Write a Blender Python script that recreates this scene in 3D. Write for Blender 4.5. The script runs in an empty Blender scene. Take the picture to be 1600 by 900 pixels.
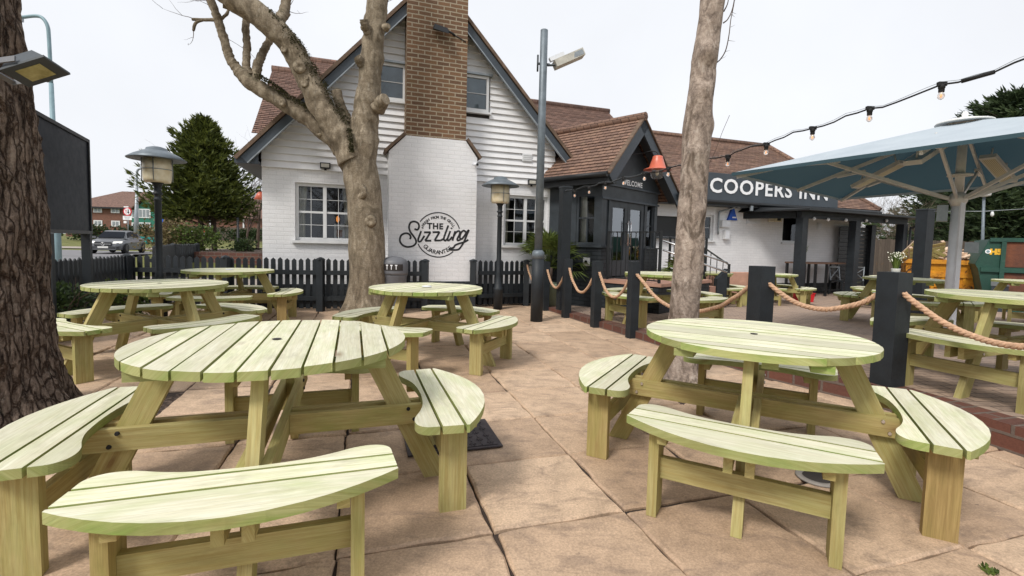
import bpy, bmesh, math, random
from mathutils import Vector, Matrix, noise
random.seed(11)
PI = math.pi
SC = bpy.context.scene
COL = SC.collection
M = {}

# ------------------------------------------------------------------ node helpers
class NT:
    def __init__(s, name):
        s.mat = bpy.data.materials.new(name); s.mat.use_nodes = True
        s.t = s.mat.node_tree; s.t.nodes.clear()
        s.out = s.t.nodes.new('ShaderNodeOutputMaterial')
        s.b = s.t.nodes.new('ShaderNodeBsdfPrincipled')
        s.t.links.new(s.b.outputs[0], s.out.inputs[0])
        M[name] = s.mat
    def n(s, typ, **kw):
        nd = s.t.nodes.new(typ)
        for k, v in kw.items():
            if k.startswith('_'): setattr(nd, k[1:], v)
            else: s.set(nd.inputs[k], v)
        return nd
    def set(s, sock, v):
        if isinstance(v, bpy.types.NodeSocket): s.t.links.new(v, sock)
        elif isinstance(v, (tuple, list)) and len(v) == 3 and sock.type == 'RGBA': sock.default_value = (*v, 1)
        else: sock.default_value = v
    def p(s, **kw):
        for k, v in kw.items(): s.set(s.b.inputs[k.replace('_', ' ')], v)
    def coord(s, which='Object'):
        return s.n('ShaderNodeTexCoord').outputs[which]
    def map(s, vec, scale=(1, 1, 1), loc=(0, 0, 0), rot=(0, 0, 0)):
        m = s.n('ShaderNodeMapping'); s.set(m.inputs['Vector'], vec)
        m.inputs['Scale'].default_value = scale; m.inputs['Location'].default_value = loc; m.inputs['Rotation'].default_value = rot
        return m.outputs[0]
    def noise(s, vec, scale, detail=4, rough=.55, dist=0, out='Fac'):
        return s.n('ShaderNodeTexNoise', Vector=vec, Scale=scale, Detail=detail, Roughness=rough, Distortion=dist).outputs[out]
    def ramp(s, fac, stops, interp='LINEAR'):
        r = s.n('ShaderNodeValToRGB'); s.set(r.inputs[0], fac); e = r.color_ramp.elements; r.color_ramp.interpolation = interp
        while len(e) < len(stops): e.new(.5)
        for el, (pos, c) in zip(e, stops):
            el.position = pos; el.color = (c, c, c, 1) if isinstance(c, (int, float)) else (*c, 1)
        return r.outputs[0]
    def mix(s, fac, a, b, mode='MIX'):
        m = s.n('ShaderNodeMix', _data_type='RGBA', _blend_type=mode)
        s.set(m.inputs[0], fac); s.set(m.inputs[6], a); s.set(m.inputs[7], b)
        return m.outputs[2]
    def math(s, op, a, b=0.0, clamp=False):
        m = s.n('ShaderNodeMath', _operation=op, _use_clamp=clamp); s.set(m.inputs[0], a); s.set(m.inputs[1], b)
        return m.outputs[0]
    def sep(s, vec):
        m = s.n('ShaderNodeSeparateXYZ'); s.set(m.inputs[0], vec); return m.outputs
    def bump(s, h, strength=.3, dist=.01, normal=None):
        m = s.n('ShaderNodeBump', Height=h, Strength=strength, Distance=dist)
        if normal is not None: s.set(m.inputs['Normal'], normal)
        s.set(s.b.inputs['Normal'], m.outputs[0]); return m.outputs[0]
    def island(s):
        return s.n('ShaderNodeNewGeometry').outputs['Random Per Island']

def simple(name, col, rough=.6, metal=0, var=.25, scale=8, bump=.1, spec=.5, uv=False):
    """paint, metal, fabric: one colour with faint dirt, roughness variation and bump"""
    t = NT(name); v = t.coord('UV' if uv else 'Object')
    n1 = t.noise(v, scale, 5, .6); n2 = t.noise(v, scale * 9, 3, .6)
    dark = tuple(c * (1 - var) for c in col); lite = tuple(min(1, c * (1 + var * .6)) for c in col)
    c = t.ramp(n1, [(.3, dark), (.7, lite)])
    t.p(Base_Color=c, Roughness=t.math('ADD', t.math('MULTIPLY', n2, .2), rough - .1), Metallic=metal, Specular_IOR_Level=spec)
    if bump: t.bump(t.math('ADD', n2, n1), bump, .004)
    return t.mat

def wood(name, pale, tan, green, gmix=.35, dark=.55, brown=None):
    t = NT(name); uv = t.coord('UV'); u, v, _ = t.sep(uv)
    wn = t.n('ShaderNodeTexWhiteNoise', _noise_dimensions='1D', W=t.math('FLOOR', t.math('DIVIDE', u, 40.)))
    rnd = wn.outputs[0]
    g = t.noise(t.map(uv, (1.3, 34, 1)), 2.2, 5, .6, .6)
    fine = t.noise(t.map(uv, (5, 160, 1)), 2.0, 3, .6)
    blot = t.noise(t.map(uv, (3.0, 8, 1)), 1.0, 4, .6, .4)
    grain = t.ramp(g, [(.35, 0.), (.62, 1.)])
    c = t.mix(t.math('MULTIPLY', grain, .75), pale, tan)
    gm = t.math('MULTIPLY', t.ramp(blot, [(.42, 0.), (.68, 1.)]), gmix)
    gm = t.math('MULTIPLY', gm, t.math('ADD', rnd, .45), True)
    c = t.mix(gm, c, green)
    if brown: c = t.mix(t.math('MULTIPLY', t.ramp(rnd, [(.55, 0.), (.95, 1.)]), .8), c, t.mix(grain, brown, tuple(q * .7 for q in brown)))
    # knots
    vor = t.n('ShaderNodeTexVoronoi', Vector=t.map(uv, (3.2, 8.5, 1)), Scale=1.0, Randomness=1.0)
    d = vor.outputs['Distance']; sel = t.math('GREATER_THAN', t.sep(vor.outputs['Color'])[0], .74)
    kn = t.math('MULTIPLY', t.ramp(d, [(.06, 1.), (.12, .5), (.24, 0.)]), sel)
    c = t.mix(t.math('MULTIPLY', kn, .75), c, (.20, .105, .04))
    tint = t.ramp(rnd, [(0., .78), (1., 1.1)])
    c = t.mix(1.0, c, tint, 'MULTIPLY'); c = t.mix(.5, c, t.ramp(fine, [(.34, .72), (.62, 1.1)]), 'MULTIPLY')
    stain = t.noise(t.map(uv, (2, 5, 1), (3, 7, 0)), 1.6, 6, .65)
    c = t.mix(t.math('MULTIPLY', t.ramp(stain, [(.54, 0.), (.70, 1.)]), .42), c, tuple(q * dark for q in tan))
    t.p(Base_Color=c, Roughness=t.math('ADD', t.math('MULTIPLY', fine, .25), .58), Specular_IOR_Level=.3)
    t.bump(t.math('ADD', t.math('MULTIPLY', g, .7), t.math('MULTIPLY', fine, .5)), .35, .003)
    return t.mat

def bricks(name, c1, c2, mortar, size=(.225, .075), msize=.010, bump=.6, rough=.85, paint=False, moss=None, offset=.5, dist=.006, uvmap='UV'):
    t = NT(name); uv = t.coord(uvmap)
    jit = t.noise(uv, 6, 3, .6, out='Color')
    vec = t.mix(.012, uv, jit, 'ADD')
    br = t.n('ShaderNodeTexBrick', Vector=vec, Scale=1.0)
    for k, v in {'Mortar Size': msize, 'Mortar Smooth': .25, 'Bias': 0., 'Brick Width': size[0], 'Row Height': size[1]}.items(): br.inputs[k].default_value = v
    br.offset = offset; t.set(br.inputs['Color1'], c1); t.set(br.inputs['Color2'], c2); t.set(br.inputs['Mortar'], mortar)
    n1 = t.noise(uv, 1.7, 5, .6); n2 = t.noise(uv, 45, 4, .65)
    c = br.outputs['Color']
    c = t.mix(.55 if not paint else .22, c, t.ramp(n2, [(.3, .62), (.7, 1.15)]), 'MULTIPLY')
    c = t.mix(.45 if not paint else .3, c, t.ramp(n1, [(.3, .78), (.72, 1.1)]), 'MULTIPLY')
    if moss:
        c = t.mix(t.math('MULTIPLY', t.ramp(t.noise(uv, 3.1, 6, .7), [(.55, 0.), (.75, 1.)]), moss[1]), c, moss[0])
    t.p(Base_Color=c, Roughness=rough, Specular_IOR_Level=.35)
    h = t.math('ADD', t.math('MULTIPLY', br.outputs['Fac'], -1.0), t.math('MULTIPLY', n2, .5))
    t.bump(h, bump, dist)
    return t.mat

def foliage(name, lo, hi, tip=None, trans=.25):
    t = NT(name); r = t.island(); n = t.noise(t.coord('Object'), 1.3, 3, .6)
    c = t.ramp(t.math('ADD', t.math('MULTIPLY', r, .6), t.math('MULTIPLY', n, .4)), [(.15, lo), (.75, hi)] + ([(.97, tip)] if tip else []))
    t.p(Base_Color=c, Roughness=.6, Specular_IOR_Level=.3)
    tr = t.n('ShaderNodeBsdfTranslucent', Color=c); mx = t.n('ShaderNodeMixShader', Fac=trans)
    t.t.links.new(t.b.outputs[0], mx.inputs[1]); t.t.links.new(tr.outputs[0], mx.inputs[2]); t.t.links.new(mx.outputs[0], t.out.inputs[0])
    return t.mat

def bark(name, c1, c2, c3, vs=(9, 9, 2.2), bump=.9, dist=.02, spots=.0, moss=None, spotcol=(.42, .38, .31), patch=None, crack=None, dash=None):
    t = NT(name); v = t.coord('Object'); m = t.map(v, vs)
    a = t.noise(m, 1.6, 7, .65, .6); b = t.noise(v, 46, 5, .72); big = t.noise(v, 1.8, 3, .5)
    c = t.ramp(a, [(.32, c1), (.5, c2), (.68, c3)])
    c = t.mix(.7, c, t.ramp(b, [(.3, .5), (.7, 1.4)]), 'MULTIPLY')
    c = t.mix(.6, c, t.ramp(big, [(.3, .72), (.7, 1.18)]), 'MULTIPLY')
    if spots:
        s = t.ramp(t.noise(t.map(v, (14, 14, 6)), 1.3, 5, .7), [(.56, 0.), (.66, 1.)])
        c = t.mix(t.math('MULTIPLY', s, spots), c, spotcol)
    if crack:
        cv = t.mix(.9, t.map(v, crack[0]), t.noise(v, 9, 5, .65, out='Color'), 'ADD'); vo = t.n('ShaderNodeTexVoronoi', _feature='DISTANCE_TO_EDGE', Vector=cv, Scale=1.)
        ck = t.ramp(vo.outputs['Distance'], [(.0, 0.), (crack[1], 1.)]); c = t.mix(1., c, t.mix(ck, crack[2], (1, 1, 1)), 'MULTIPLY'); a = t.math('ADD', a, t.math('MULTIPLY', ck, .6))
    if dash:
        c = t.mix(t.math('MULTIPLY', t.ramp(t.noise(t.map(v, dash[0]), 1., 3, .6), [(.60, 0.), (.66, 1.)]), dash[2]), c, dash[1])
    if patch:
        c = t.mix(t.math('MULTIPLY', t.ramp(t.noise(t.map(v, patch[2]), 1., 4, .6, .8), [(.54, 0.), (.63, 1.)]), patch[1]), c, patch[0])
    if moss:
        up = t.sep(t.n('ShaderNodeNewGeometry').outputs['Normal'])[2]
        f = t.math('MULTIPLY', t.ramp(up, [(.35, 0.), (.75, 1.)]), t.ramp(t.noise(v, 7, 5, .7), [(.45, 0.), (.6, 1.)]))
        c = t.mix(t.math('MULTIPLY', f, moss[1]), c, moss[0])
    t.p(Base_Color=c, Roughness=.9, Specular_IOR_Level=.2)
    t.bump(t.math('ADD', a, t.math('MULTIPLY', b, .35)), bump, dist)
    return t.mat

# ------------------------------------------------------------------ materials
wood('pine_pale', (.78, .76, .60), (.63, .59, .41), (.47, .54, .25), .5)
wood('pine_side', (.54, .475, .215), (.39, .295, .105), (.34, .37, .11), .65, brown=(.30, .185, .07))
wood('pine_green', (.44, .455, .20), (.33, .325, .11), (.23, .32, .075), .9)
wood('grey_wood', (.36, .38, .40), (.28, .30, .32), (.25, .27, .28), .2)
wood('scrap_wood', (.72, .54, .40), (.58, .39, .26), (.45, .36, .25), .2)
wood('fence_brown', (.13, .10, .08), (.085, .065, .052), (.07, .06, .04), .3)
wood('table_brown', (.20, .12, .085), (.13, .075, .05), (.12, .08, .05), .1)
simple('dark_paint', (.040, .049, .058), .55, 0, .3, 5, .12)
simple('black_paint', (.009, .011, .013), .5, 0, .3, 5, .12)
simple('dark_post', (.013, .018, .023), .6, 0, .35, 6, .2)
simple('fascia_paint', (.046, .059, .074), .5, 0, .2, 2, .06)
simple('sign_black', (.012, .015, .021), .38, 0, .2, 1.5, .0, spec=.04)
simple('sky_reflection_grey', (.20, .235, .255), .5, 0, .3, 3, 0)
simple('white_frame', (.72, .73, .74), .4, 0, .08, 5, .03)
simple('white_board', (.80, .80, .81), .5, 0, .1, 2.2, .1)
simple('white_metal', (.74, .76, .80), .35, 0, .12, 6, .03)
simple('letter_white', (.86, .87, .89), .5, 0, .03, 6, 0)
simple('letter_black', (.012, .013, .016), .6, 0, .1, 6, 0)
simple('grey_metal', (.30, .33, .35), .45, .6, .2, 8, .05)
simple('galvanised', (.155, .185, .21), .5, .3, .25, 9, .08)
simple('pale_blue_steel', (.22, .33, .37), .5, .1, .2, 5, .06)
simple('beige_metal', (.52, .50, .44), .5, .1, .2, 9, .05)
simple('parasol_metal', (.60, .58, .54), .45, .2, .15, 9, .03)
simple('chrome', (.72, .72, .72), .22, 1, .1, 20, 0)
simple('bin_grey', (.14, .145, .16), .5, 0, .15, 5, .06)
simple('red_enamel', (.62, .15, .09), .35, 0, .2, 6, .03)
simple('red_plastic', (.62, .02, .03), .4, 0, .12, 6, .03)
simple('bright_blue', (.01, .09, .50), .4, 0, .1, 6, 0)
simple('teal_paint', (.01, .33, .33), .4, 0, .2, 6, .03)
simple('sage_pot', (.24, .30, .21), .55, 0, .1, 6, .05)
simple('white_pot', (.74, .74, .72), .4, 0, .06, 6, .02)
simple('rubber', (.012, .012, .013), .8, 0, .2, 20, .1)
simple('car_paint', (.15, .155, .165), .3, .5, .05, 3, 0)
simple('car_trim', (.016, .017, .019), .4, 0, .1, 9, 0)
simple('number_plate', (.75, .75, .72), .4, 0, .05, 9, 0)
simple('rope_fibre', (.56, .355, .225), .85, 0, .35, 40, .4)
simple('steel_cover', (.060, .050, .055), .6, .4, .4, 14, .3)
simple('curtain_cloth', (.60, .56, .46), .9, 0, .2, 12, .2)
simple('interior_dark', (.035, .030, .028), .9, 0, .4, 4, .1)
simple('pink_render', (.46, .26, .19), .9, 0, .2, 5, .2)
simple('flower_white', (.75, .74, .62), .7, 0, .1, 30, 0)
simple('soil', (.035, .026, .019), .95, 0, .5, 20, .6)
simple('far_green_clad', (.015, .17, .11), .6, 0, .15, 2, .05)
simple('kerb_concrete', (.28, .26, .24), .85, 0, .25, 6, .3)
simple('cable_black', (.010, .011, .013), .6, 0, .2, 20, 0)
simple('tile_verge', (.15, .10, .068), .85, 0, .4, 9, .4)
simple('sign_red', (.55, .03, .04), .4, 0, .1, 9, 0)

for gname, add_ in (('glass_pane', .025), ('door_glass', .20)):
  t = NT(gname); tr = t.n('ShaderNodeBsdfTransparent', Color=(.80, .84, .86)); gl = t.n('ShaderNodeBsdfGlossy', Color=(.9, .95, 1.), Roughness=.03)
  fr = t.n('ShaderNodeFresnel', IOR=1.5); mx = t.n('ShaderNodeMixShader', Fac=t.math('ADD', t.math('MULTIPLY', fr.outputs[0], 1.), add_, True))
  wv = t.noise(t.coord('Object'), 2.5, 2, .5); bp = t.n('ShaderNodeBump', Height=wv, Strength=.03, Distance=.02); t.t.links.new(bp.outputs[0], gl.inputs['Normal'])
  t.t.links.new(tr.outputs[0], mx.inputs[1]); t.t.links.new(gl.outputs[0], mx.inputs[2]); t.t.links.new(mx.outputs[0], t.out.inputs[0])
t = NT('bulb_glass'); t.p(Base_Color=(.95, .90, .86), Roughness=.06, Transmission_Weight=.75, IOR=1.3)
t = NT('clear_glass'); t.p(Base_Color=(.9, .93, .95), Roughness=.05, Transmission_Weight=.9, IOR=1.1)
t = NT('lamp_diffuser'); v = t.coord('Object'); c = t.ramp(t.noise(v, 7, 5, .65), [(.3, (.60, .50, .30)), (.7, (.80, .74, .58))]); t.p(Base_Color=c, Roughness=.35, Subsurface_Weight=.25, Subsurface_Radius=(.05, .04, .03))
t = NT('flood_glass'); v = t.coord('Object'); c = t.ramp(t.noise(v, 14, 5, .65), [(.3, (.22, .20, .07)), (.7, (.42, .39, .19))]); t.p(Base_Color=c, Roughness=.18)
t = NT('heater_element'); v = t.coord('UV'); c = t.ramp(t.math('FRACT', t.math('MULTIPLY', t.sep(v)[1], 60.)), [(.3, (.34, .27, .16)), (.5, (.62, .54, .38))]); t.p(Base_Color=c, Roughness=.3, Metallic=.5)
t = NT('headlamp'); t.p(Base_Color=(.9, .9, .85), Roughness=.08, Emission_Color=(1, .96, .85, 1), Emission_Strength=.2)
t = NT('warm_bulb'); t.p(Base_Color=(.9, .4, .1), Emission_Color=(1., .35, .08, 1), Emission_Strength=.5)
t = NT('canopy_fabric'); v = t.coord('Object'); bk = t.n('ShaderNodeNewGeometry').outputs['Backfacing']; c = t.ramp(t.noise(v, 2.2, 5, .6), [(.3, (.44, .50, .55)), (.7, (.52, .58, .63))]); c = t.mix(bk, (.050, .092, .112), c)   # one cloth: sky glare painted into the outside, shade into the teal underside
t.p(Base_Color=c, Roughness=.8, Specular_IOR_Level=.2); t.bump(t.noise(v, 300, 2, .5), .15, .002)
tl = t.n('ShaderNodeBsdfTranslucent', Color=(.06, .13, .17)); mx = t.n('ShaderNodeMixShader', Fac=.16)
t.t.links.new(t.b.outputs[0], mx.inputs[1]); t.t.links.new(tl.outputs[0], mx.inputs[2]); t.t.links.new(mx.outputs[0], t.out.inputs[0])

bricks('white_brick', (.82, .82, .835), (.78, .785, .80), (.755, .76, .775), bump=.42, paint=True, dist=.008, msize=.009)
bricks('dark_brick', (.026, .032, .038), (.034, .040, .046), (.014, .018, .022), bump=.7, paint=True, dist=.008, rough=.6)
bricks('chimney_brick', (.215, .118, .064), (.138, .078, .047), (.37, .31, .225), bump=.7, msize=.011, moss=((.17, .13, .04), .3))
bricks('edging_brick', (.155, .062, .042), (.10, .046, .036), (.15, .115, .095), size=(.235, .11), bump=.8, msize=.012, moss=((.10, .085, .06), .5))
bricks('red_house_brick', (.20, .075, .05), (.15, .06, .042), (.22, .15, .11), bump=.3)
bricks('roof_tile', (.29, .175, .125), (.18, .11, .085), (.05, .032, .025), size=(.165, .10), msize=.006, bump=.7, moss=((.30, .22, .14), .55))
bricks('roof_tile_old', (.245, .145, .11), (.15, .09, .072), (.045, .03, .025), size=(.165, .10), msize=.006, bump=.7, moss=((.25, .17, .13), .4))
bricks('block_paving', (.44, .32, .24), (.36, .27, .215), (.16, .12, .095), size=(.21, .105), msize=.007, bump=.5, rough=.85, uvmap='Object', moss=((.14, .11, .095), .55))

t = NT('slab_stone'); v = t.coord('Object'); r = t.n('ShaderNodeAttribute', _attribute_name='tone').outputs['Fac']
n1 = t.noise(v, 1.1, 5, .6); n2 = t.noise(v, 6, 7, .68, .5); n3 = t.noise(v, 95, 6, .78); n4 = t.noise(t.map(v, (1.5, 3.2, 1), rot=(0, 0, .5)), 2.8, 9, .7, .9)
c = t.ramp(t.math('ADD', t.math('MULTIPLY', r, .36), t.math('MULTIPLY', n1, .66)), [(.2, (.38, .263, .178)), (.5, (.51, .365, .25)), (.8, (.61, .45, .315))])
c = t.mix(.6, c, t.ramp(n2, [(.30, .55), (.5, .98), (.70, 1.2)]), 'MULTIPLY')
c = t.mix(t.math('MULTIPLY', t.ramp(n4, [(.50, 0.), (.68, 1.)]), .58), c, (.17, .125, .10))
c = t.mix(.7, c, t.ramp(n3, [(.32, .55), (.68, 1.42)]), 'MULTIPLY')
c = t.mix(t.math('MULTIPLY', t.ramp(t.noise(v, 11, 5, .75), [(.65, 0.), (.70, 1.)]), .6), c, (.06, .045, .04))
c = t.mix(t.math('MULTIPLY', t.ramp(t.noise(v, 130, 2, .6), [(.72, 0.), (.78, 1.)]), .5), c, (.55, .50, .43))
t.p(Base_Color=c, Roughness=t.math('ADD', t.math('MULTIPLY', n2, .3), .55), Specular_IOR_Level=.35)
t.bump(t.math('ADD', t.math('ADD', n4, t.math('MULTIPLY', n2, .8)), t.math('MULTIPLY', n3, .3)), .5, .008)

t = NT('joint_soil'); v = t.coord('Object'); c = t.ramp(t.noise(v, 18, 5, .7), [(.3, (.018, .012, .009)), (.7, (.06, .042, .032))]); t.p(Base_Color=c, Roughness=.95)
t = NT('bark_chips'); v = t.coord('Object'); vo = t.n('ShaderNodeTexVoronoi', Vector=v, Scale=42.); c = t.ramp(t.sep(vo.outputs['Color'])[0], [(0., (.025, .015, .011)), (.6, (.075, .048, .035)), (1., (.17, .12, .09))]); t.p(Base_Color=c, Roughness=.95); t.bump(vo.outputs['Distance'], .9, .02)
t = NT('asphalt'); v = t.coord('Object'); c = t.ramp(t.noise(v, 3, 6, .7), [(.3, (.15, .145, .155)), (.7, (.20, .195, .20))]); t.p(Base_Color=c, Roughness=.8)
t = NT('pavement_slab'); v = t.coord('Object'); c = t.ramp(t.noise(v, 3, 6, .7), [(.3, (.28, .24, .21)), (.7, (.36, .31, .27))]); t.p(Base_Color=c, Roughness=.85)
t = NT('grass'); v = t.coord('Object'); c = t.ramp(t.noise(v, 1.5, 7, .72), [(.3, (.085, .095, .022)), (.55, (.14, .145, .035)), (.75, (.20, .19, .06))]); t.p(Base_Color=c, Roughness=.9); t.bump(t.noise(v, 30, 4, .7), .8, .05)

foliage('leaf_dark', (.010, .022, .008), (.045, .075, .020), (.09, .12, .035))
foliage('leaf_conifer', (.020, .032, .010), (.125, .15, .028), (.31, .30, .06))
foliage('leaf_big_conifer', (.018, .032, .018), (.075, .11, .045), (.17, .20, .085))
foliage('moss_tuft', (.020, .018, .008), (.065, .058, .018))
simple('yellow_paint', (.78, .44, .03), .5, 0, .1, 6, 0)
foliage('leaf_bright', (.03, .055, .012), (.12, .17, .035), (.22, .26, .07))
foliage('leaf_straw', (.10, .075, .035), (.24, .19, .09), (.33, .27, .14))
foliage('leaf_palm', (.04, .06, .016), (.15, .20, .045), (.32, .34, .11))
foliage('leaf_grass', (.05, .08, .015), (.16, .22, .05), (.30, .33, .12))
bark('bark_dark', (.035, .024, .019), (.17, .125, .097), (.31, .24, .19), (22, 22, 4.4), 1.0, .035, .5, spotcol=(.33, .275, .22), crack=((27, 27, 3.6), .13, (.30, .24, .20)))
bark('bark_plane', (.12, .095, .066), (.235, .19, .135), (.34, .285, .21), (7, 7, 2.2), .8, .012, .4, moss=((.025, .028, .008), .9), patch=((.10, .078, .052), .6, (3.5, 3.5, 2.)), dash=((9, 9, 42), (.12, .09, .065), .5))
bark('bark_cherry', (.13, .10, .082), (.32, .255, .21), (.45, .37, .31), (9, 9, 4.5), .9, .012, .6, spotcol=(.52, .45, .39), patch=((.085, .062, .045), .75, (5.5, 5.5, 3.4)), dash=((16, 16, 60), (.16, .12, .09), .6))
bark('bark_twig', (.05, .035, .025), (.10, .07, .055), (.16, .12, .10), (6, 6, 2), .4, .01)
bark('bark_hedge', (.13, .10, .07), (.22, .175, .13), (.32, .27, .21), (6, 6, 2), .4, .01)

t = NT('skip_paint'); v = t.coord('Object')
c = t.ramp(t.noise(v, 3.2, 6, .7, .4), [(.40, (.055, .026, .010)), (.455, (.50, .20, .008)), (.7, (.70, .32, .012))])
t.p(Base_Color=c, Roughness=.6); t.bump(t.noise(v, 14, 5, .65), .4, .02)
t = NT('rust_steel'); v = t.coord('Object'); c = t.ramp(t.noise(v, 1.6, 6, .7), [(.3, (.05, .026, .020)), (.52, (.12, .042, .022)), (.7, (.20, .065, .026))]); t.p(Base_Color=c, Roughness=.75); t.bump(t.noise(v, 14, 5, .65), .4, .02)
t = NT('green_steel'); v = t.coord('Object'); c = t.ramp(t.noise(v, 2.2, 6, .7), [(.3, (.008, .040, .030)), (.6, (.010, .066, .045)), (.78, (.10, .12, .10))]); t.p(Base_Color=c, Roughness=.6); t.bump(t.noise(v, 10, 5, .65), .3, .02)
# ------------------------------------------------------------------ mesh helpers
def V3(*a): return Vector(a[0]) if len(a) == 1 else Vector(a)

class MB:
    """collects faces; build() links them as ONE mesh object"""
    def __init__(s, mtx=None):
        s.v = []; s.f = []; s.uv = []; s.sm = []; s.side = set(); s.m = mtx or Matrix(); s.tone = None
    def face(s, pts, uv=None, smooth=False):
        i = len(s.v); s.v += [s.m @ Vector(p) for p in pts]; s.f.append(list(range(i, i + len(pts)))); s.uv.append(uv); s.sm.append(smooth)
    def prism(s, poly, z0, z1, uvdir=None, ku=None):
        """vertical prism of a plan polygon; uvdir = grain direction"""
        if sum(a[0] * b[1] - a[1] * b[0] for a, b in zip(poly, poly[1:] + poly[:1])) < 0: poly = poly[::-1]
        k = random.randint(0, 400) * 40 + 15 if ku is None else ku; kv = random.uniform(0, 9)
        if uvdir: dx, dy = uvdir; U = lambda p: (p[0] * dx + p[1] * dy + k, -p[0] * dy + p[1] * dx + p[2] + kv)
        else: U = None
        def F(pts): s.face(pts, [U(p) for p in pts] if U else None)
        F([(x, y, z1) for x, y in poly]); F([(x, y, z0) for x, y in reversed(poly)])
        for a, b in zip(poly, poly[1:] + poly[:1]):
            s.side.add(len(s.f)); F([(a[0], a[1], z0), (b[0], b[1], z0), (b[0], b[1], z1), (a[0], a[1], z1)])
    def box(s, x0, x1, y0, y1, z0, z1):
        s.solid([(x0, y0, z0), (x1, y0, z0), (x1, y1, z0), (x0, y1, z0)], [(x0, y0, z1), (x1, y0, z1), (x1, y1, z1), (x0, y1, z1)])
    def solid(s, lo, hi, uvs=None):
        s.face(list(reversed(lo))); s.face(hi)
        n = len(lo)
        for i in range(n): s.face([lo[i], lo[(i + 1) % n], hi[(i + 1) % n], hi[i]])
    def beam(s, p, q, w, h, up=(0, 0, 1), wooduv=True):
        """board from p to q: w wide (sideways), h tall (along up)"""
        p, q = Vector(p), Vector(q); d = (q - p); L = d.length; d.normalize(); up = Vector(up)
        sd = d.cross(up)
        if sd.length < 1e-4: sd = d.cross(Vector((1, 0, 0)))
        sd.normalize(); u2 = sd.cross(d).normalized()
        a = sd * w / 2; b = u2 * h / 2
        c = [p - a - b, p + a - b, p + a + b, p - a + b]; e = [x + d * L for x in c]
        k = random.randint(0, 400) * 40 + 15; kv = random.uniform(0, 9)
        cols = [0, w, w + h, 2 * w + h, 2 * w + 2 * h]
        for i in range(4):
            j = (i + 1) % 4
            s.face([c[i], e[i], e[j], c[j]][::-1], [(k, kv + cols[i]), (k + L, kv + cols[i]), (k + L, kv + cols[i + 1]), (k, kv + cols[i + 1])][::-1] if wooduv else None)
        for fc, o in ((c, 0), (e[::-1], L)):
            s.face(fc, [(k + o + .02 * (i % 2), kv + .05 * i) for i in range(4)] if wooduv else None)
    def tube(s, pts, r, n=8, cap=True, smooth=True, wob=0, uvscale=None):
        pts = [Vector(p) for p in pts]; r = r if isinstance(r, (list, tuple)) else [r] * len(pts)
        rings = []; prev = None; base = len(s.v)
        for i, p in enumerate(pts):
            d = (pts[min(i + 1, len(pts) - 1)] - pts[max(i - 1, 0)]).normalized()
            if prev is None: x = d.orthogonal().normalized()
            else: x = (prev - d * prev.dot(d)).normalized()
            prev = x; y = d.cross(x)
            ring = []
            for k in range(n):
                a = 2 * PI * k / n; o = x * math.cos(a) + y * math.sin(a); rr = r[i]
                if wob: rr *= 1 + wob * noise.fractal((p + o * r[i]) * (.55 / max(r[i], .05)), 1., 2., 4)
                ring.append(len(s.v)); s.v.append(s.m @ (p + o * rr))
            rings.append(ring)
        L = 0
        for i in range(len(rings) - 1):
            l2 = L + (pts[i + 1] - pts[i]).length
            for k in range(n):
                j = (k + 1) % n
                s.f.append([rings[i][k], rings[i][j], rings[i + 1][j], rings[i + 1][k]]); s.sm.append(smooth)
                if uvscale:
                    c0 = k / n * 2 * PI * max(r); c1 = (k + 1) / n * 2 * PI * max(r)
                    s.uv.append([(L, c0), (L, c1), (l2, c1), (l2, c0)])
                else: s.uv.append(None)
            L = l2
        if cap:
            s.f.append(rings[0][::-1]); s.f.append(rings[-1][:]); s.sm += [False, False]; s.uv += [None, None]
    def lathe(s, prof, n=24, at=(0, 0, 0), smooth=True):
        """prof = [(r, z)...] bottom to top"""
        at = Vector(at); rings = []
        for r, z in prof:
            ring = []
            for k in range(n):
                a = 2 * PI * k / n; ring.append(len(s.v)); s.v.append(s.m @ (at + Vector((r * math.cos(a), r * math.sin(a), z))))
            rings.append(ring)
        for i in range(len(rings) - 1):
            for k in range(n):
                j = (k + 1) % n; s.f.append([rings[i][k], rings[i][j], rings[i + 1][j], rings[i + 1][k]]); s.sm.append(smooth); s.uv.append(None)
        s.f.append(rings[0][::-1]); s.f.append(rings[-1][:]); s.sm += [False, False]; s.uv += [None, None]
    def disc(s, c, r, n=20, ax=((1, 0, 0), (0, 1, 0))):
        c = Vector(c); a, b = Vector(ax[0]), Vector(ax[1])
        s.face([c + a * r * math.cos(2 * PI * k / n) + b * r * math.sin(2 * PI * k / n) for k in range(n)])
    def wall(s, x0, x1, z0, z1, holes, y=0., depth=.12):
        """front face (towards -y) with rectangular openings and their reveals"""
        xs = sorted({x0, x1, *[h[0] for h in holes], *[h[1] for h in holes]}); zs = sorted({z0, z1, *[h[2] for h in holes], *[h[3] for h in holes]})
        for a, b in zip(xs, xs[1:]):
            for c, d in zip(zs, zs[1:]):
                if any(h[0] <= a and b <= h[1] and h[2] <= c and d <= h[3] for h in holes): continue
                s.face([(a, y, c), (b, y, c), (b, y, d), (a, y, d)])
        for h in holes:
            a, b, c, d = h; e = y + depth
            s.face([(a, y, c), (a, y, d), (a, e, d), (a, e, c)]); s.face([(b, y, c), (b, e, c), (b, e, d), (b, y, d)])
            s.face([(a, y, d), (b, y, d), (b, e, d), (a, e, d)]); s.face([(a, y, c), (a, e, c), (b, e, c), (b, y, c)])
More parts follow.
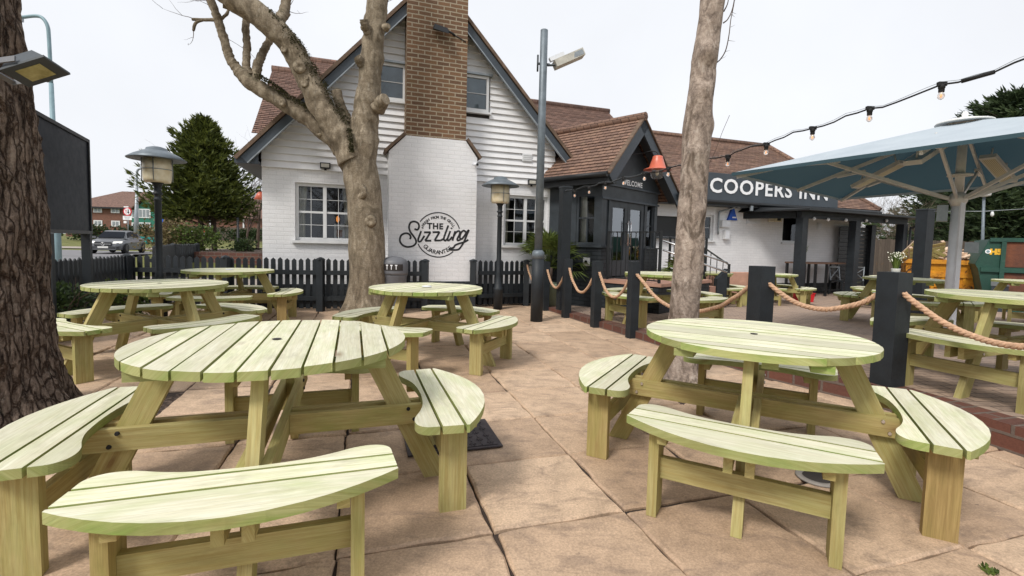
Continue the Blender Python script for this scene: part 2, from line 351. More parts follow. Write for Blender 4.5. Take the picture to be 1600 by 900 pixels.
    def tiles(s, O, U, V, poly, course=.10, lip=.016):
        """courses of roof tiles: O origin, U along the eave, V up the slope, poly in (u, v)"""
        O, U, V = Vector(O), Vector(U).normalized(), Vector(V).normalized(); N = U.cross(V).normalized()
        if N.z < 0: N = -N
        vs = [p[1] for p in poly]; v = min(vs); vm = max(vs)
        def span(v):
            xs = []
            for a, b in zip(poly, poly[1:] + poly[:1]):
                if (a[1] - v) * (b[1] - v) <= 0 and abs(a[1] - b[1]) > 1e-9: xs.append(a[0] + (b[0] - a[0]) * (v - a[1]) / (b[1] - a[1]))
            return (min(xs), max(xs)) if xs else None
        r = random.Random(5)
        while v < vm - .01:
            v2 = min(v + course, vm); a = span(v + 1e-5); b = span(v2 - 1e-5)
            if a and b:
                j = r.uniform(-.004, .004)
                P = lambda u, vv, h: O + U * u + V * vv + N * h
                q = [P(a[0], v, lip + j), P(a[1], v, lip + j), P(b[1], v2, .002), P(b[0], v2, .002)]
                vv = round(v / course) * course
                uv = [(a[0], vv), (a[1], vv), (b[1], vv + course), (b[0], vv + course)]
                if (q[1] - q[0]).cross(q[3] - q[0]).dot(N) < 0: q = q[::-1]; uv = uv[::-1]
                s.face(q, uv)
                s.face([P(a[0], v, -.004), P(a[1], v, -.004), P(a[1], v, lip + j), P(a[0], v, lip + j)], [(a[0], vv), (a[1], vv), (a[1], vv + .012), (a[0], vv + .012)])
            v = v2
    def build(s, name, mat, parent=None, bevel=0, loc=None, side_mat=None):
        me = bpy.data.meshes.new(name); me.from_pydata(s.v, [], s.f)
        uvl = me.uv_layers.new(name='UVMap').data
        me.polygons.foreach_set('use_smooth', s.sm)
        k = 0
        for p in me.polygons:
            u = s.uv[p.index]; nrm = p.normal; ax = max(range(3), key=lambda i: abs(nrm[i]))
            for t_, li in enumerate(p.loop_indices):
                if u: uvl[li].uv = u[t_]
                else:
                    co = me.vertices[me.loops[li].vertex_index].co
                    uvl[li].uv = (co.y, co.z) if ax == 0 else ((co.x, co.z) if ax == 1 else (co.x, co.y))
        if s.tone is not None:
            at = me.attributes.new('tone', 'FLOAT', 'FACE'); at.data.foreach_set('value', s.tone)
        me.materials.append(M[mat])
        if side_mat:
            me.materials.append(M[side_mat])
            for i in s.side: me.polygons[i].material_index = 1
        me.update()
        o = bpy.data.objects.new(name, me); COL.objects.link(o)
        if parent is not None: o.parent = parent
        if loc: o.location = loc
        if bevel:
            b = o.modifiers.new('edge', 'BEVEL'); b.width = bevel; b.segments = 2; b.limit_method = 'ANGLE'; b.angle_limit = .7
        return o

def tag(o, label=None, cat=None, group=None, kind=None):
    if label: o['label'] = label
    if cat: o['category'] = cat
    if group: o['group'] = group
    if kind: o['kind'] = kind
    return o
def thing(name, label, cat, loc=(0, 0, 0), rz=0, group=None):
    o = bpy.data.objects.new(name, None); COL.objects.link(o); o.location = loc; o.rotation_euler = (0, 0, rz); o.empty_display_size = .2
    return tag(o, label, cat, group)
def copy_tree(o, parent=None):
    c = o.copy(); COL.objects.link(c)
    if parent is not None: c.parent = parent
    for ch in [x for x in bpy.data.objects if x.parent == o]: copy_tree(ch, c)
    return c
def struct(o): o['kind'] = 'structure'; return o

def curve(pts, n=8):
    """Catmull-Rom through pts"""
    P = [Vector(p) for p in pts]; P = [P[0] * 2 - P[1]] + P + [P[-1] * 2 - P[-2]]; out = []
    for i in range(1, len(P) - 2):
        for k in range(n):
            t = k / n; a, b, c, d = P[i - 1:i + 3]
            out.append(.5 * ((2 * b) + (c - a) * t + (2 * a - 5 * b + 4 * c - d) * t * t + (3 * b - a - 3 * c + d) * t ** 3))
    out.append(P[-2]); return out
def lerp_list(r, n):
    out = []
    for i in range(len(r) - 1):
        for k in range(n): out.append(r[i] + (r[i + 1] - r[i]) * k / n)
    return out + [r[-1]]
def branch(mb, pts, radii, n=12, sub=6, wob=.10): mb.tube(curve(pts, sub), lerp_list(radii, sub), n, True, True, wob)

def text_mb(mb, s, size, place, depth=.004, bold=.0, align='CENTER', spacing=1.):
    """lettering: place(x, y, h) -> point; h is the height off the surface"""
    cu = bpy.data.curves.new('lettering', 'FONT'); cu.body = s; cu.size = size; cu.align_x = align; cu.align_y = 'CENTER'; cu.offset = bold; cu.space_character = spacing; cu.resolution_u = 3
    ob = bpy.data.objects.new('lettering', cu); COL.objects.link(ob)
    dg = bpy.context.evaluated_depsgraph_get(); me = bpy.data.meshes.new_from_object(ob.evaluated_get(dg))
    for p in me.polygons: mb.face([place(me.vertices[i].co.x, me.vertices[i].co.y, depth) for i in p.vertices])
    bpy.data.objects.remove(ob); bpy.data.curves.remove(cu); bpy.data.meshes.remove(me)
def ribbon(mb, pts, w, place, closed=False, h=.004):
    P = [Vector((x, y)) for x, y in pts]; n = len(P)
    L = []; R = []
    for i in range(n):
        d = (P[(i + 1) % n if closed else min(i + 1, n - 1)] - P[(i - 1) % n if closed else max(i - 1, 0)])
        d.normalize(); q = Vector((-d.y, d.x)) * w / 2; L.append(P[i] + q); R.append(P[i] - q)
    for i in range(n if closed else n - 1):
        j = (i + 1) % n; hh = h + .00002 * (i % 7)
        mb.face([place(*R[i], hh), place(*R[j], hh), place(*L[j], hh), place(*L[i], hh)])
def smooth2(pts, n=5): return [(p.x, p.y) for p in curve([(x, y, 0) for x, y in pts], n)]

def leaves(mb, n, place, size, elong=1.6, rnd=random, up=0.):
    """n small leaf faces; place() -> (point, outward direction)"""
    for _ in range(n):
        p, d = place(); p = Vector(p); d = Vector(d) + Vector((rnd.gauss(0, .5), rnd.gauss(0, .5), rnd.gauss(0, .5) + up)); d.normalize()
        s_ = size * rnd.uniform(.6, 1.35); w = d.orthogonal(); w.rotate(Matrix.Rotation(rnd.uniform(0, 6.28), 3, d)); w = w.normalized() * s_ * .5; e = d * s_ * elong
        mb.face([p, p + e * .45 + w, p + e, p + e * .45 - w])

def tz(x, y):
    """height of the terrace paving"""
    P = [(1., .17), (4., .16), (5.2, .10), (7., .085), (9., .06), (12., -.10), (40., -.12)]
    if y <= P[0][0]: return P[0][1]
    for a, b in zip(P, P[1:]):
        if y <= b[0]: return a[1] + (b[1] - a[1]) * (y - a[0]) / (b[0] - a[0])
    return P[-1][1]
# ------------------------------------------------------------------ camera, sky, light
F_, PITCH, ROLL, CAMH, CX, CY = 754.43, .064546, -.024717, 1.2193, 9.962, -18.999
cp, sp = math.cos(PITCH), math.sin(PITCH); fw = Vector((0, cp, -sp)); up0 = Vector((0, sp, cp)); rt0 = Vector((1, 0, 0))
cr, sr = math.cos(ROLL), math.sin(ROLL); rt = rt0 * cr - up0 * sr; upv = rt0 * sr + up0 * cr
cam = bpy.data.cameras.new('camera'); co = bpy.data.objects.new('camera', cam); COL.objects.link(co)
co.matrix_world = Matrix(((rt.x, upv.x, -fw.x, 0), (rt.y, upv.y, -fw.y, 0), (rt.z, upv.z, -fw.z, CAMH), (0, 0, 0, 1)))
cam.sensor_width = 36; cam.lens = F_ / 1600 * 36; cam.shift_x = -CX / 1600; cam.shift_y = CY / 1600; cam.clip_start = .05; cam.clip_end = 3000
SC.camera = co
SUN_EL, SUN_AZ = math.radians(48), math.radians(215)      # azimuth clockwise from +Y: behind the camera, to its left
w = bpy.data.worlds.new('World'); SC.world = w; w.use_nodes = True; wt = w.node_tree; wt.nodes.clear()
sky = wt.nodes.new('ShaderNodeTexSky'); sky.sky_type = 'NISHITA'; sky.sun_disc = False; sky.sun_elevation = SUN_EL; sky.sun_rotation = SUN_AZ; sky.dust_density = 4.; sky.air_density = 1.
hs = wt.nodes.new('ShaderNodeHueSaturation'); hs.inputs['Saturation'].default_value = .25; hs.inputs['Value'].default_value = .64
mxw = wt.nodes.new('ShaderNodeMix'); mxw.data_type = 'RGBA'; mxw.inputs[0].default_value = .82; mxw.inputs[7].default_value = (5.95, 6.1, 6.4, 1)   # cloud deck over the clear sky
bg = wt.nodes.new('ShaderNodeBackground'); bg.inputs[1].default_value = .1; wo = wt.nodes.new('ShaderNodeOutputWorld')
tcw = wt.nodes.new('ShaderNodeTexCoord'); nzw = wt.nodes.new('ShaderNodeTexNoise'); nzw.inputs['Scale'].default_value = 2.2; nzw.inputs['Detail'].default_value = 5; crw = wt.nodes.new('ShaderNodeMapRange'); crw.inputs[1].default_value = .3; crw.inputs[2].default_value = .7; crw.inputs[3].default_value = .95; crw.inputs[4].default_value = 1.06
vm = wt.nodes.new('ShaderNodeMix'); vm.data_type = 'RGBA'; vm.blend_type = 'MULTIPLY'; vm.inputs[0].default_value = 1.
wt.links.new(tcw.outputs['Generated'], nzw.inputs['Vector']); wt.links.new(nzw.outputs['Fac'], crw.inputs[0]); wt.links.new(crw.outputs[0], vm.inputs[7])
wt.links.new(sky.outputs[0], hs.inputs['Color']); wt.links.new(hs.outputs[0], mxw.inputs[6]); wt.links.new(mxw.outputs[2], vm.inputs[6]); wt.links.new(vm.outputs[2], bg.inputs[0]); wt.links.new(bg.outputs[0], wo.inputs[0])
sl = bpy.data.lights.new('sun', 'SUN'); sl.energy = 1.5; sl.angle = math.radians(14); sl.color = (1, .95, .88); so = bpy.data.objects.new('sun', sl); COL.objects.link(so)
sd = Vector((math.sin(SUN_AZ) * math.cos(SUN_EL), math.cos(SUN_AZ) * math.cos(SUN_EL), math.sin(SUN_EL)))
so.rotation_euler = sd.to_track_quat('Z', 'Y').to_euler(); so.location = sd * 30
vs = SC.view_settings; SC.display_settings.display_device = 'sRGB'; vs.view_transform = 'Standard'; vs.look = 'None'; vs.gamma = 1; vs.use_curve_mapping = False; vs.exposure = .82
SC.cycles.max_bounces = 8; SC.cycles.transparent_max_bounces = 12

# ------------------------------------------------------------------ ground, road, paving
def sstep(a, b, x): t = max(0., min(1., (x - a) / (b - a))); return t * t * (3 - 2 * t)
def gz(x, y):
    z = -.16
    if y > 9.5:
        z += .16 * sstep(9.5, 13, y) * sstep(0, -6, x)
        z += .72 * sstep(-15., -11.5, x) * sstep(-1, -5, x) * sstep(14.4, 15.3, y)
        z += .60 * sstep(34, 46, y) * sstep(-8, -22, x) + .25 * sstep(34, 60, y) * sstep(2, -10, x)
    return z
g = MB(); xs = [-900, -300, -120] + [i * 1. for i in range(-90, -2)] + [i * 2. for i in range(-1, 31)] + [100, 300, 900]; ys = [-300, -60, -10] + [i * 1.5 for i in range(-2, 56)] + [110, 160, 300, 800, 1500]
idx = {}
for i, x in enumerate(xs):
    for j, y in enumerate(ys): idx[i, j] = len(g.v); g.v.append(Vector((x, y, gz(x, y))))
for i in range(len(xs) - 1):
    for j in range(len(ys) - 1): g.f.append([idx[i, j], idx[i + 1, j], idx[i + 1, j + 1], idx[i, j + 1]]); g.uv.append(None); g.sm.append(True)
struct(g.build('ground', 'grass'))
def strip(name, mat, y0, y1, x0, x1, lift, slope=0.):
    m = MB(); nx = 90; ny = 14
    for i in range(nx):
        for j in range(ny):
            P = []
            for a, b in ((0, 0), (1, 0), (1, 1), (0, 1)):
                x = x0 + (x1 - x0) * (i + a) / nx; yy = y0 + (y1 - y0) * (j + b) / ny + slope * (x + 20); P.append((x, yy, gz(x, yy) + lift))
            m.face(P, smooth=True)
    return struct(m.build(name, mat))
strip('road', 'asphalt', 25.5, 35.5, -150, 60, .05, .08); strip('slip_road', 'asphalt', 12.6, 27.5, -90, -12.6, .04, .0)
strip('path', 'pavement_slab', 3.5, 14.35, -60, -4.6, .06); strip('flower_bed', 'bark_chips', 15.2, 19., -11.2, -4.5, .05); strip('pavement', 'pavement_slab', 20.6, 22.4, -12.4, 60, .07, .08)
strip('far_pavement', 'pavement_slab', 37.5, 39., -150, 60, .06, .08)

# patio of imprinted slabs, every slab a low block with its own tone, joints between
GA = .311; gu = Vector((math.cos(GA), math.sin(GA))); gv = Vector((-math.sin(GA), math.cos(GA))); GO = Vector((.329, 2.766)); GS = .628
WALLP = [(.40, 9.6), (.50, 9.2), (.89, 8.1), (1.24, 7.2), (2.40, 4.52), (2.85, 3.87), (3.09, 2.96), (3.42, 1.5), (3.9, -.6)]
def wall_x(y):
    for a, b in zip(WALLP, WALLP[1:]):
        if b[1] <= y <= a[1]: return a[0] + (b[0] - a[0]) * (y - a[1]) / (b[1] - a[1])
    return WALLP[0][0] if y > WALLP[0][1] else WALLP[-1][0]
PITS = [(-3.35, 3.05, .62), (-2.50, 8.05, .42), (1.62, 4.36, .46)]
pm = MB(); pm.tone = []; rr = random.Random(3)
def rowoff(j): return (.0, .0, .0)[j % 3]
def hit_pit(c): return any(abs((c - Vector((px, py))).dot(gu)) < r and abs((c - Vector((px, py))).dot(gv)) < r for px, py, r in PITS)
for i in range(-14, 9):
    for j in range(-6, 13):
        if i > 3 and j > 6 and False: continue
        c = GO + gu * (i + .5) * GS + gv * (j + .5) * GS
        if not (-8.5 < c.x < wall_x(c.y) + .5 and -.8 < c.y < 9.9) or (c.y > 8.6 + .22 * (c.x + 2.5) + .6): continue
        if hit_pit(c): continue
        q = Vector((rr.uniform(-.006, .006), rr.uniform(-.006, .006))); gap = rr.choice([.004, .006, .008, .012])
        h = rr.uniform(-.003, .003); tx, ty = rr.uniform(-.004, .004), rr.uniform(-.004, .004)
        n = 12; out = []; inn = []
        for e in range(4):
            for k in range(n):
                t_ = k / n * 2 - 1; a, b = [(t_, -1), (1, t_), (-t_, 1), (-1, -t_)][e]
                hs_ = GS / 2 - gap; ox = noise.noise(Vector((i * 7.1 + a * 2.2, j * 3.3 + b * 2.2, e * 5.))) * .014
                p = c + q + gu * a * (hs_ + ox) + gv * b * (hs_ + ox); d = (c + q - p).normalized() * (.012 + .006 * noise.noise(Vector((p.x * 9, p.y * 9, 1.))))
                out.append(p); inn.append(p + d)
        z = lambda p, dz=0: h + (p - c).x * tx + (p - c).y * ty + dz
        N = len(out); tone = rr.random(); nf = len(pm.f)
        pm.face([(p.x, p.y, z(p)) for p in inn], smooth=False)
        for k in range(N):
            m_ = (k + 1) % N; pm.face([(out[k].x, out[k].y, z(out[k], -.010)), (out[m_].x, out[m_].y, z(out[m_], -.010)), (inn[m_].x, inn[m_].y, z(inn[m_])), (inn[k].x, inn[k].y, z(inn[k]))], smooth=False)
            pm.face([(out[k].x, out[k].y, -.05), (out[m_].x, out[m_].y, -.05), (out[m_].x, out[m_].y, z(out[m_], -.010)), (out[k].x, out[k].y, z(out[k], -.010))])
        pm.tone += [tone] * (len(pm.f) - nf)
struct(pm.build('patio_slabs', 'slab_stone'))
m = MB(); m.prism([(-9, -1.2), (3.6, -1.2), (2.6, 4.5), (.4, 10.2), (-9, 9.3)], -.12, -.022); struct(m.build('patio_bed', 'joint_soil'))
m = MB()
for px, py, r in PITS:
    N = 22; P = lambda a, b: (px + gu.x * a + gv.x * b, py + gu.y * a + gv.y * b)
    for i in range(N):
        for j in range(N):
            q = []
            for a, b in ((0, 0), (1, 0), (1, 1), (0, 1)):
                x, y = P(((i + a) / N * 2 - 1) * (r + .3), ((j + b) / N * 2 - 1) * (r + .3)); q.append((x, y, -.018 + .012 * noise.noise(Vector((x * 30, y * 30, 0))) + .006 * noise.noise(Vector((x * 90, y * 90, 3)))))
            m.face(q)
struct(m.build('tree_pits', 'bark_chips'))

# terrace of block paving one step up, with its brick edging wall
m = MB(); ys_ = [-.6 + .35 * k for k in range(60)]
for a, b in zip(ys_, ys_[1:]):
    for k in range(8):
        q = []
        for y, f in ((a, k), (a, k + 1), (b, k + 1), (b, k)):
            x0 = wall_x(y) + .10 if y < 9.6 else -.5; x = x0 + (24 - x0) * (f / 8) ** 2; q.append((x, y, tz(x, y)))
        m.face(q, smooth=True)
struct(m.build('terrace_paving', 'block_paving'))
m = MB(); P = [Vector((x, y, 0)) for x, y in WALLP[1:]]
L = 0
for i, (a, b) in enumerate(zip(P, P[1:])):
    d = (b - a).normalized(); nn = Vector((d.y, -d.x, 0)); l2 = L + (b - a).length; W = .21
    if nn.x > 0: nn = -nn
    A0, B0 = a, b; A1, B1 = a - nn * W, b - nn * W
    za, zb = tz(0, a.y) + .012, tz(0, b.y) + .012
    m.face([(*A0.xy, -.03), (*B0.xy, -.03), (*B0.xy, zb), (*A0.xy, za)][::-1], [(L, -.045), (l2, -.045), (l2, zb), (L, za)][::-1])
    m.face([(*A0.xy, za), (*B0.xy, zb), (*B1.xy, zb), (*A1.xy, za)][::-1], [(0 + .0, L), (0, l2), (.225, l2), (.225, L)][::-1])
    L = l2
o = m.build('edging_wall', 'edging_brick'); tag(o, 'low red brick edging wall between the slab patio and the block paved terrace', 'low wall')
# ------------------------------------------------------------------ round picnic tables
def seat_outline():
    """plan outline of one bench seat at the front (-y): list of (t, r)"""
    inner = [(-.475, .68), (-.470, .635), (-.445, .605), (-.40, .592), (-.34, .600), (-.26, .632), (-.16, .657), (0, .667), (.16, .657), (.26, .632), (.34, .600), (.40, .592), (.445, .605), (.470, .635), (.475, .68)]
    outer = [(.485, .815)] + [(t_, .985 - .17 * (t_ / .485) ** 2) for t_ in [.43, .36, .28, .2, .1, 0, -.1, -.2, -.28, -.36, -.43]] + [(-.485, .815)]
    return smooth2(inner, 3) + outer
def clip(poly, ax, val, keep_less):
    out = []
    for a, b in zip(poly, poly[1:] + poly[:1]):
        ia = (a[ax] < val) == keep_less; ib = (b[ax] < val) == keep_less
        if ia: out.append(a)
        if ia != ib:
            t_ = (val - a[ax]) / (b[ax] - a[ax]); out.append((a[0] + (b[0] - a[0]) * t_, a[1] + (b[1] - a[1]) * t_))
    return out
def rotk(p, k):
    for _ in range(k): p = (-p[1], p[0])
    return p
def make_table(boards, gap):
    root = thing('round_picnic_table', 'round picnic table', 'picnic table')
    R = .583; bw = (2 * R - (boards - 1) * gap) / boards; rnd = random.Random(boards)
    circ = [(R * math.cos(2 * PI * k / 96), R * math.sin(2 * PI * k / 96)) for k in range(96)]
    top = MB()
    for b in range(boards):
        y0 = -R + b * (bw + gap); p = clip(clip(circ, 1, y0, False), 1, y0 + bw, True)
        if len(p) < 3: continue
        e = rnd.uniform(-.002, .002); p = [(x * (1 + rnd.uniform(-.002, .004)) if abs(x) > .1 else x, y) for x, y in p]
        top.prism(p, .715 + e, .750 + e, (1, 0))
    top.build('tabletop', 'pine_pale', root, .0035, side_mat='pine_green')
    h = MB(); h.disc((.0, .0, .7535), .021, 18); h.build('parasol_hole', 'interior_dark', root)
    for sx in (-1, 1):
        m = MB(); m.beam((sx * .30, -.47, .694), (sx * .30, .47, .694), .095, .038); m.build('batten', 'pine_green', root, .003)
    m = MB(); m.beam((.09, -.52, .6935), (.09, .52, .6935), .07, .036); m.build('batten', 'pine_green', root, .003)
    for sy in (-1, 1):
        m = MB(); m.beam((-.90, sy * .0405, .357), (.90, sy * .0405, .357), .035, .095); m.build('beam', 'pine_side', root, .003)
        for sx in (-1, 1):
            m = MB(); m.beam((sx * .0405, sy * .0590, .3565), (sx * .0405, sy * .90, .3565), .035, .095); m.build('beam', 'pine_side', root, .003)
    for k in range(4):
        c, s = [(0, -1), (1, 0), (0, 1), (-1, 0)][k]; tx, ty = -s, c      # radial (c, s), tangential
        tx, ty = [(1, 0), (0, 1), (-1, 0), (0, -1)][k]
        rp = lambda r, t_, z: (c * r + tx * t_, s * r + ty * t_, z)
        m = MB(); kk = random.randint(0, 400) * 40 + 15
        lo = [rp(.690, -.0222, 0), rp(.810, -.0222, 0), rp(.810, .0222, 0), rp(.690, .0222, 0)]; hi = [rp(.350, -.0222, .713), rp(.470, -.0222, .713), rp(.470, .0222, .713), rp(.350, .0222, .713)]
        L = .79
        m.face(lo[::-1], [(kk, .0), (kk, .1), (kk, .15), (kk, .05)]); m.face(hi, [(kk, .0), (kk, .1), (kk, .15), (kk, .05)])
        for i in range(4):
            j = (i + 1) % 4; o_ = i * .13; w_ = (.12, .045)[i % 2]
            m.face([lo[i], lo[j], hi[j], hi[i]], [(kk, o_), (kk, o_ + w_), (kk + L, o_ + w_), (kk + L, o_)])
        lg = m.build('slanted_leg', 'pine_side', root, .003)
        for r_, z_ in ((.60, .385), (.63, .33)):
            for s2 in (-1, 1):
                m = MB(); a = Vector(rp(r_, s2 * .0580, z_)); b = Vector(rp(r_, s2 * .0655, z_)); m.tube([a, b], [.010, .008], 10); m.build('bolt', 'rubber' if boards == 11 else 'chrome', lg)
        out = [rotk((t_, -r_), k) for t_, r_ in seat_outline()]
        seat = MB(); dirv = (tx, ty)
        for (r0, r1) in ((.560, .688), (.701, .790), (.803, 1.0)):
            p = clip(clip([(t_, r_) for t_, r_ in seat_outline()], 1, r0, False), 1, r1, True)
            seat.prism([rotk((a, -b), k) for a, b in p], .405, .441, dirv)
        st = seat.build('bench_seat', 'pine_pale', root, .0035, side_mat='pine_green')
        for s2 in (-1, 1):
            m = MB(); m.beam(rp(.770, s2 * .353, 0), rp(.770, s2 * .353, .4045), .044, .12, up=(c, s, 0)); m.build('bench_leg', 'pine_side', root, .003)
            m = MB(); m.beam(rp(.63, s2 * .309, .384), rp(.885, s2 * .309, .384), .040, .041); m.build('seat_batten', 'pine_side', root, .003)
        m = MB(); m.beam(rp(.765, -.3305, .215), rp(.765, .3305, .215), .036, .095); m.build('bench_rail', 'pine_side', root, .003)
    return root
tabA = make_table(11, .0105); tabB = make_table(12, .007)
TABLES = [  # first, x, y, z, yaw, label, group
    (tabA, -1.121, 2.230, 0, .331 + PI / 2, 'large round picnic table in the left foreground with wide gaps between its top boards'),
    (tabB, 1.332, 2.690, 0, -.491, 'large round picnic table in the right foreground with tightly laid top boards'),
    (tabB, -.959, 5.050, 0, 1.192, 'round picnic table with a pale plug in its top beside the smooth tree trunk'),
    (tabA, -3.545, 4.755, 0, 1.126, 'round picnic table beside the dark trunk, between it and the black picket fence'),
    (tabB, -4.20, 7.00, 0, .25, 'round picnic table with a pale plug in its top, up against the black picket fence'),
    (tabB, 2.25, 7.50, None, .55, 'round picnic table on the terrace behind the roped posts, half hidden by the leaning trunk'),
    (tabA, 4.35, 11.2, None, .2, 'round picnic table by the pink ramp wall, behind the slant-topped black bollard'),
    (tabB, 6.35, 12.1, None, .9, 'round picnic table standing beside the red crate in front of the shelter'),
    (tabB, 4.02, 3.86, None, -1.15, 'round terrace picnic table behind the thick sagging rope, nearest the right edge'),
    (tabA, 6.35, 7.9, None, -.7, 'round picnic table behind the large roped post, the nearer of two overlapping tables'),
    (tabB, 9.0, 11.4, None, .3, 'round picnic table just in front of the orange skip, the farther of two overlapping tables'),
    (tabA, 8.7, 8.05, None, -.75, 'round picnic table in front of the rusty green container, cut by the right edge'),
]
used = set(); TT = []
for src, x, y, z, yaw, lab in TABLES:
    o = src if src.name not in used else copy_tree(src); used.add(src.name)
    o.location = (x, y, tz(x, y) if z is None else z); o.rotation_euler = (0, 0, yaw); tag(o, lab, 'picnic table', 'round wooden picnic tables'); TT.append(o)
for k in (2, 4):
    m = MB(); m.lathe([(.05, .7545), (.052, .760), (.046, .764), (.02, .765)], 20); m.build('parasol_plug', 'white_metal', TT[k])
# ------------------------------------------------------------------ the pub
PA = .33; W0 = Vector((-4.459, 8.4))
pub = thing('pub_building', 'white painted brick pub with weatherboarded gable, brick chimney and brown tiled roofs', 'pub', (W0.x, W0.y, 0), PA)
def PW(x, y, z=0):   # pub-local to world
    return Vector((W0.x + x * math.cos(PA) - y * math.sin(PA), W0.y + x * math.sin(PA) + y * math.cos(PA), z))
def window(parent, x0, x1, z0, z1, y=.06, cols=2, bars=(1, 3), mat='white_frame', mtx=None, depth=.06, sill=True, curtain=True, fw_=.055, name='window', room=True):
    m = MB(mtx)
    B = lambda a, b, c, d, y0=y, y1=y + depth: m.box(a, b, y0, y1, c, d)
    B(x0, x1, z1 - fw_, z1); B(x0, x1, z0, z0 + fw_); B(x0, x0 + fw_, z0 + fw_, z1 - fw_); B(x1 - fw_, x1, z0 + fw_, z1 - fw_)
    cw = (x1 - x0) / cols
    for i in range(1, cols): B(x0 + cw * i - fw_ * .55, x0 + cw * i + fw_ * .55, z0 + fw_, z1 - fw_, y - .008, y + depth)
    for i in range(cols):
        a = x0 + cw * i + (fw_ if i == 0 else fw_ * .55); b = x0 + cw * (i + 1) - (fw_ if i == cols - 1 else fw_ * .55)
        nv, nh = bars
        for k in range(1, nv + 1): xx = a + (b - a) * k / (nv + 1); B(xx - .0045, xx + .0045, z0 + fw_, z1 - fw_, y + .012, y + .036)
        for k in range(1, nh + 1):
            zz = z0 + fw_ + (z1 - z0 - 2 * fw_) * k / (nh + 1); hw = .018 if (nh == 3 and k == 2) else .0045
            B(a, b, zz - hw, zz + hw, y + .011, y + .037)
    fr = m.build(name, mat, parent, .003)
    p = MB(mtx); p.face([(x0 + .02, y + .03, z0 + .02), (x1 - .02, y + .03, z0 + .02), (x1 - .02, y + .03, z1 - .02), (x0 + .02, y + .03, z1 - .02)]); p.build('pane', 'glass_pane', fr)
    if sill: s = MB(mtx); s.box(x0 - .05, x1 + .05, -.06, y - .002, z0 - .045, z0); s.build('sill', mat, fr, .004)
    if curtain:
        c = MB(mtx)
        for sx in (0, 1):
            n = 10; W = (x1 - x0) * .17
            for k in range(n):
                def P(i, z): xx = x0 + .03 + W * i / n * (1. if z > z0 + .5 else .72); xx = xx if sx == 0 else x0 + x1 - xx; return (xx, y + .13 + .02 * math.sin(i * 1.9), z)
                for za, zb in ((z0, z0 + .45), (z0 + .45, z1)): c.face([P(k, za), P(k + 1, za), P(k + 1, zb), P(k, zb)], smooth=True)
        c.build('curtain', 'curtain_cloth', fr)
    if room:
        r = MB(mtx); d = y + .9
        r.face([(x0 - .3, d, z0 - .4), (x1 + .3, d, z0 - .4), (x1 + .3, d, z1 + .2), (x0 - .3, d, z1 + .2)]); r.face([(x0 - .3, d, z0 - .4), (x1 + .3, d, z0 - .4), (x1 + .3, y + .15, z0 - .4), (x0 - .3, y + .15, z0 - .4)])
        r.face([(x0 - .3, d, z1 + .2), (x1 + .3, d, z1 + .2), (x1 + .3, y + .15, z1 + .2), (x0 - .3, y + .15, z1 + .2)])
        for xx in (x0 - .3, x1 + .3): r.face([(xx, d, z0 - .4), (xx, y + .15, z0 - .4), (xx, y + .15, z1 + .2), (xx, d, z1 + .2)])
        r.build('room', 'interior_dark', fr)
    return fr
GW = 5.44; AX, AZ = 2.87, 6.08; SL, SR = 1.10, 1.075      # gable width, apex, slopes
WL = (.52, 1.49, 1.20, 2.22); WR = (4.37, 5.33, 1.20, 2.22); UL = (1.72, 2.40, 3.80, 4.46); UR = (3.40, 3.99, 3.78, 4.46)
m = MB(); m.wall(0, GW, .42, 2.46, [WL, WR], 0, .14); m.face([(0, 0, .42), (0, 0, 2.9), (0, 9, 2.9), (0, 9, .42)]); m.face([(GW, 0, .42), (GW, 5, .42), (GW, 5, 2.9), (GW, 0, 2.9)])
wl = m.build('brick_wall', 'white_brick', pub)
m = MB(); m.box(-.012, GW + .012, -.012, 8.9, -.2, .42); m.build('plinth', 'dark_brick', pub)
roofz = lambda x: AZ - (SL * (AX - x) if x < AX else SR * (x - AX))
# weatherboards, each lapped over the one below, cut to the gable and round the upper windows
m = MB(); z = 2.455; rr = random.Random(4)
while z < AZ - .15:
    z2 = z + .122; zm = z + .06
    xl = max(-.0, AX - (AZ - .1 - zm) / SL); xr = min(GW, AX + (AZ - .1 - zm) / SR)
    segs = [(xl, xr)]
    for h in (UL, UR):
        if h[2] - .05 < zm < h[3] + .03:
            ns = []
            for a, b in segs:
                if h[1] + .03 <= a or h[0] - .03 >= b: ns.append((a, b)); continue
                if h[0] - .03 > a: ns.append((a, h[0] - .03))
                if h[1] + .03 < b: ns.append((h[1] + .03, b))
            segs = ns
    for a, b in segs:
        if b - a < .03: continue
        j = rr.uniform(-.003, .003)
        m.solid([(a, -.052 + j, z - .006), (b, -.052 + j, z - .006), (b, -.004, z - .006), (a, -.004, z - .006)], [(a, -.012, z2), (b, -.012, z2), (b, -.004, z2), (a, -.004, z2)])
    z = z2
m.build('weatherboarding', 'white_board', pub)
m = MB(); m.face([(0, 0, 2.46), (GW, 0, 2.46), (GW, 0, roofz(GW)), (AX, 0, AZ), (0, 0, roofz(0))]); m.build('gable_backing', 'interior_dark', pub)
window(pub, *WL); window(pub, *WR)
for h in (UL, UR):
    f = window(pub, *h, y=-.075, bars=(0, 1), cols=1, sill=False, curtain=False, room=False, depth=.05, fw_=.05)
    s = MB(); s.box(h[0] - .05, h[1] + .05, -.10, -.005, h[2] - .04, h[2] - .002); s.build('sill', 'white_frame', f, .003)
    s = MB(); s.box(h[0] - .06, h[1] + .06, -.13, -.005, h[3] + .002, h[3] + .035); s.build('window_hood', 'grey_metal', f, .003)
    s = MB(); s.box(h[0], h[1], -.044, -.042, h[2], h[3]); s.build('sky_reflection', 'sky_reflection_grey', f)  # sky reflection in the glass, painted as a grey-blue sheet behind the pane
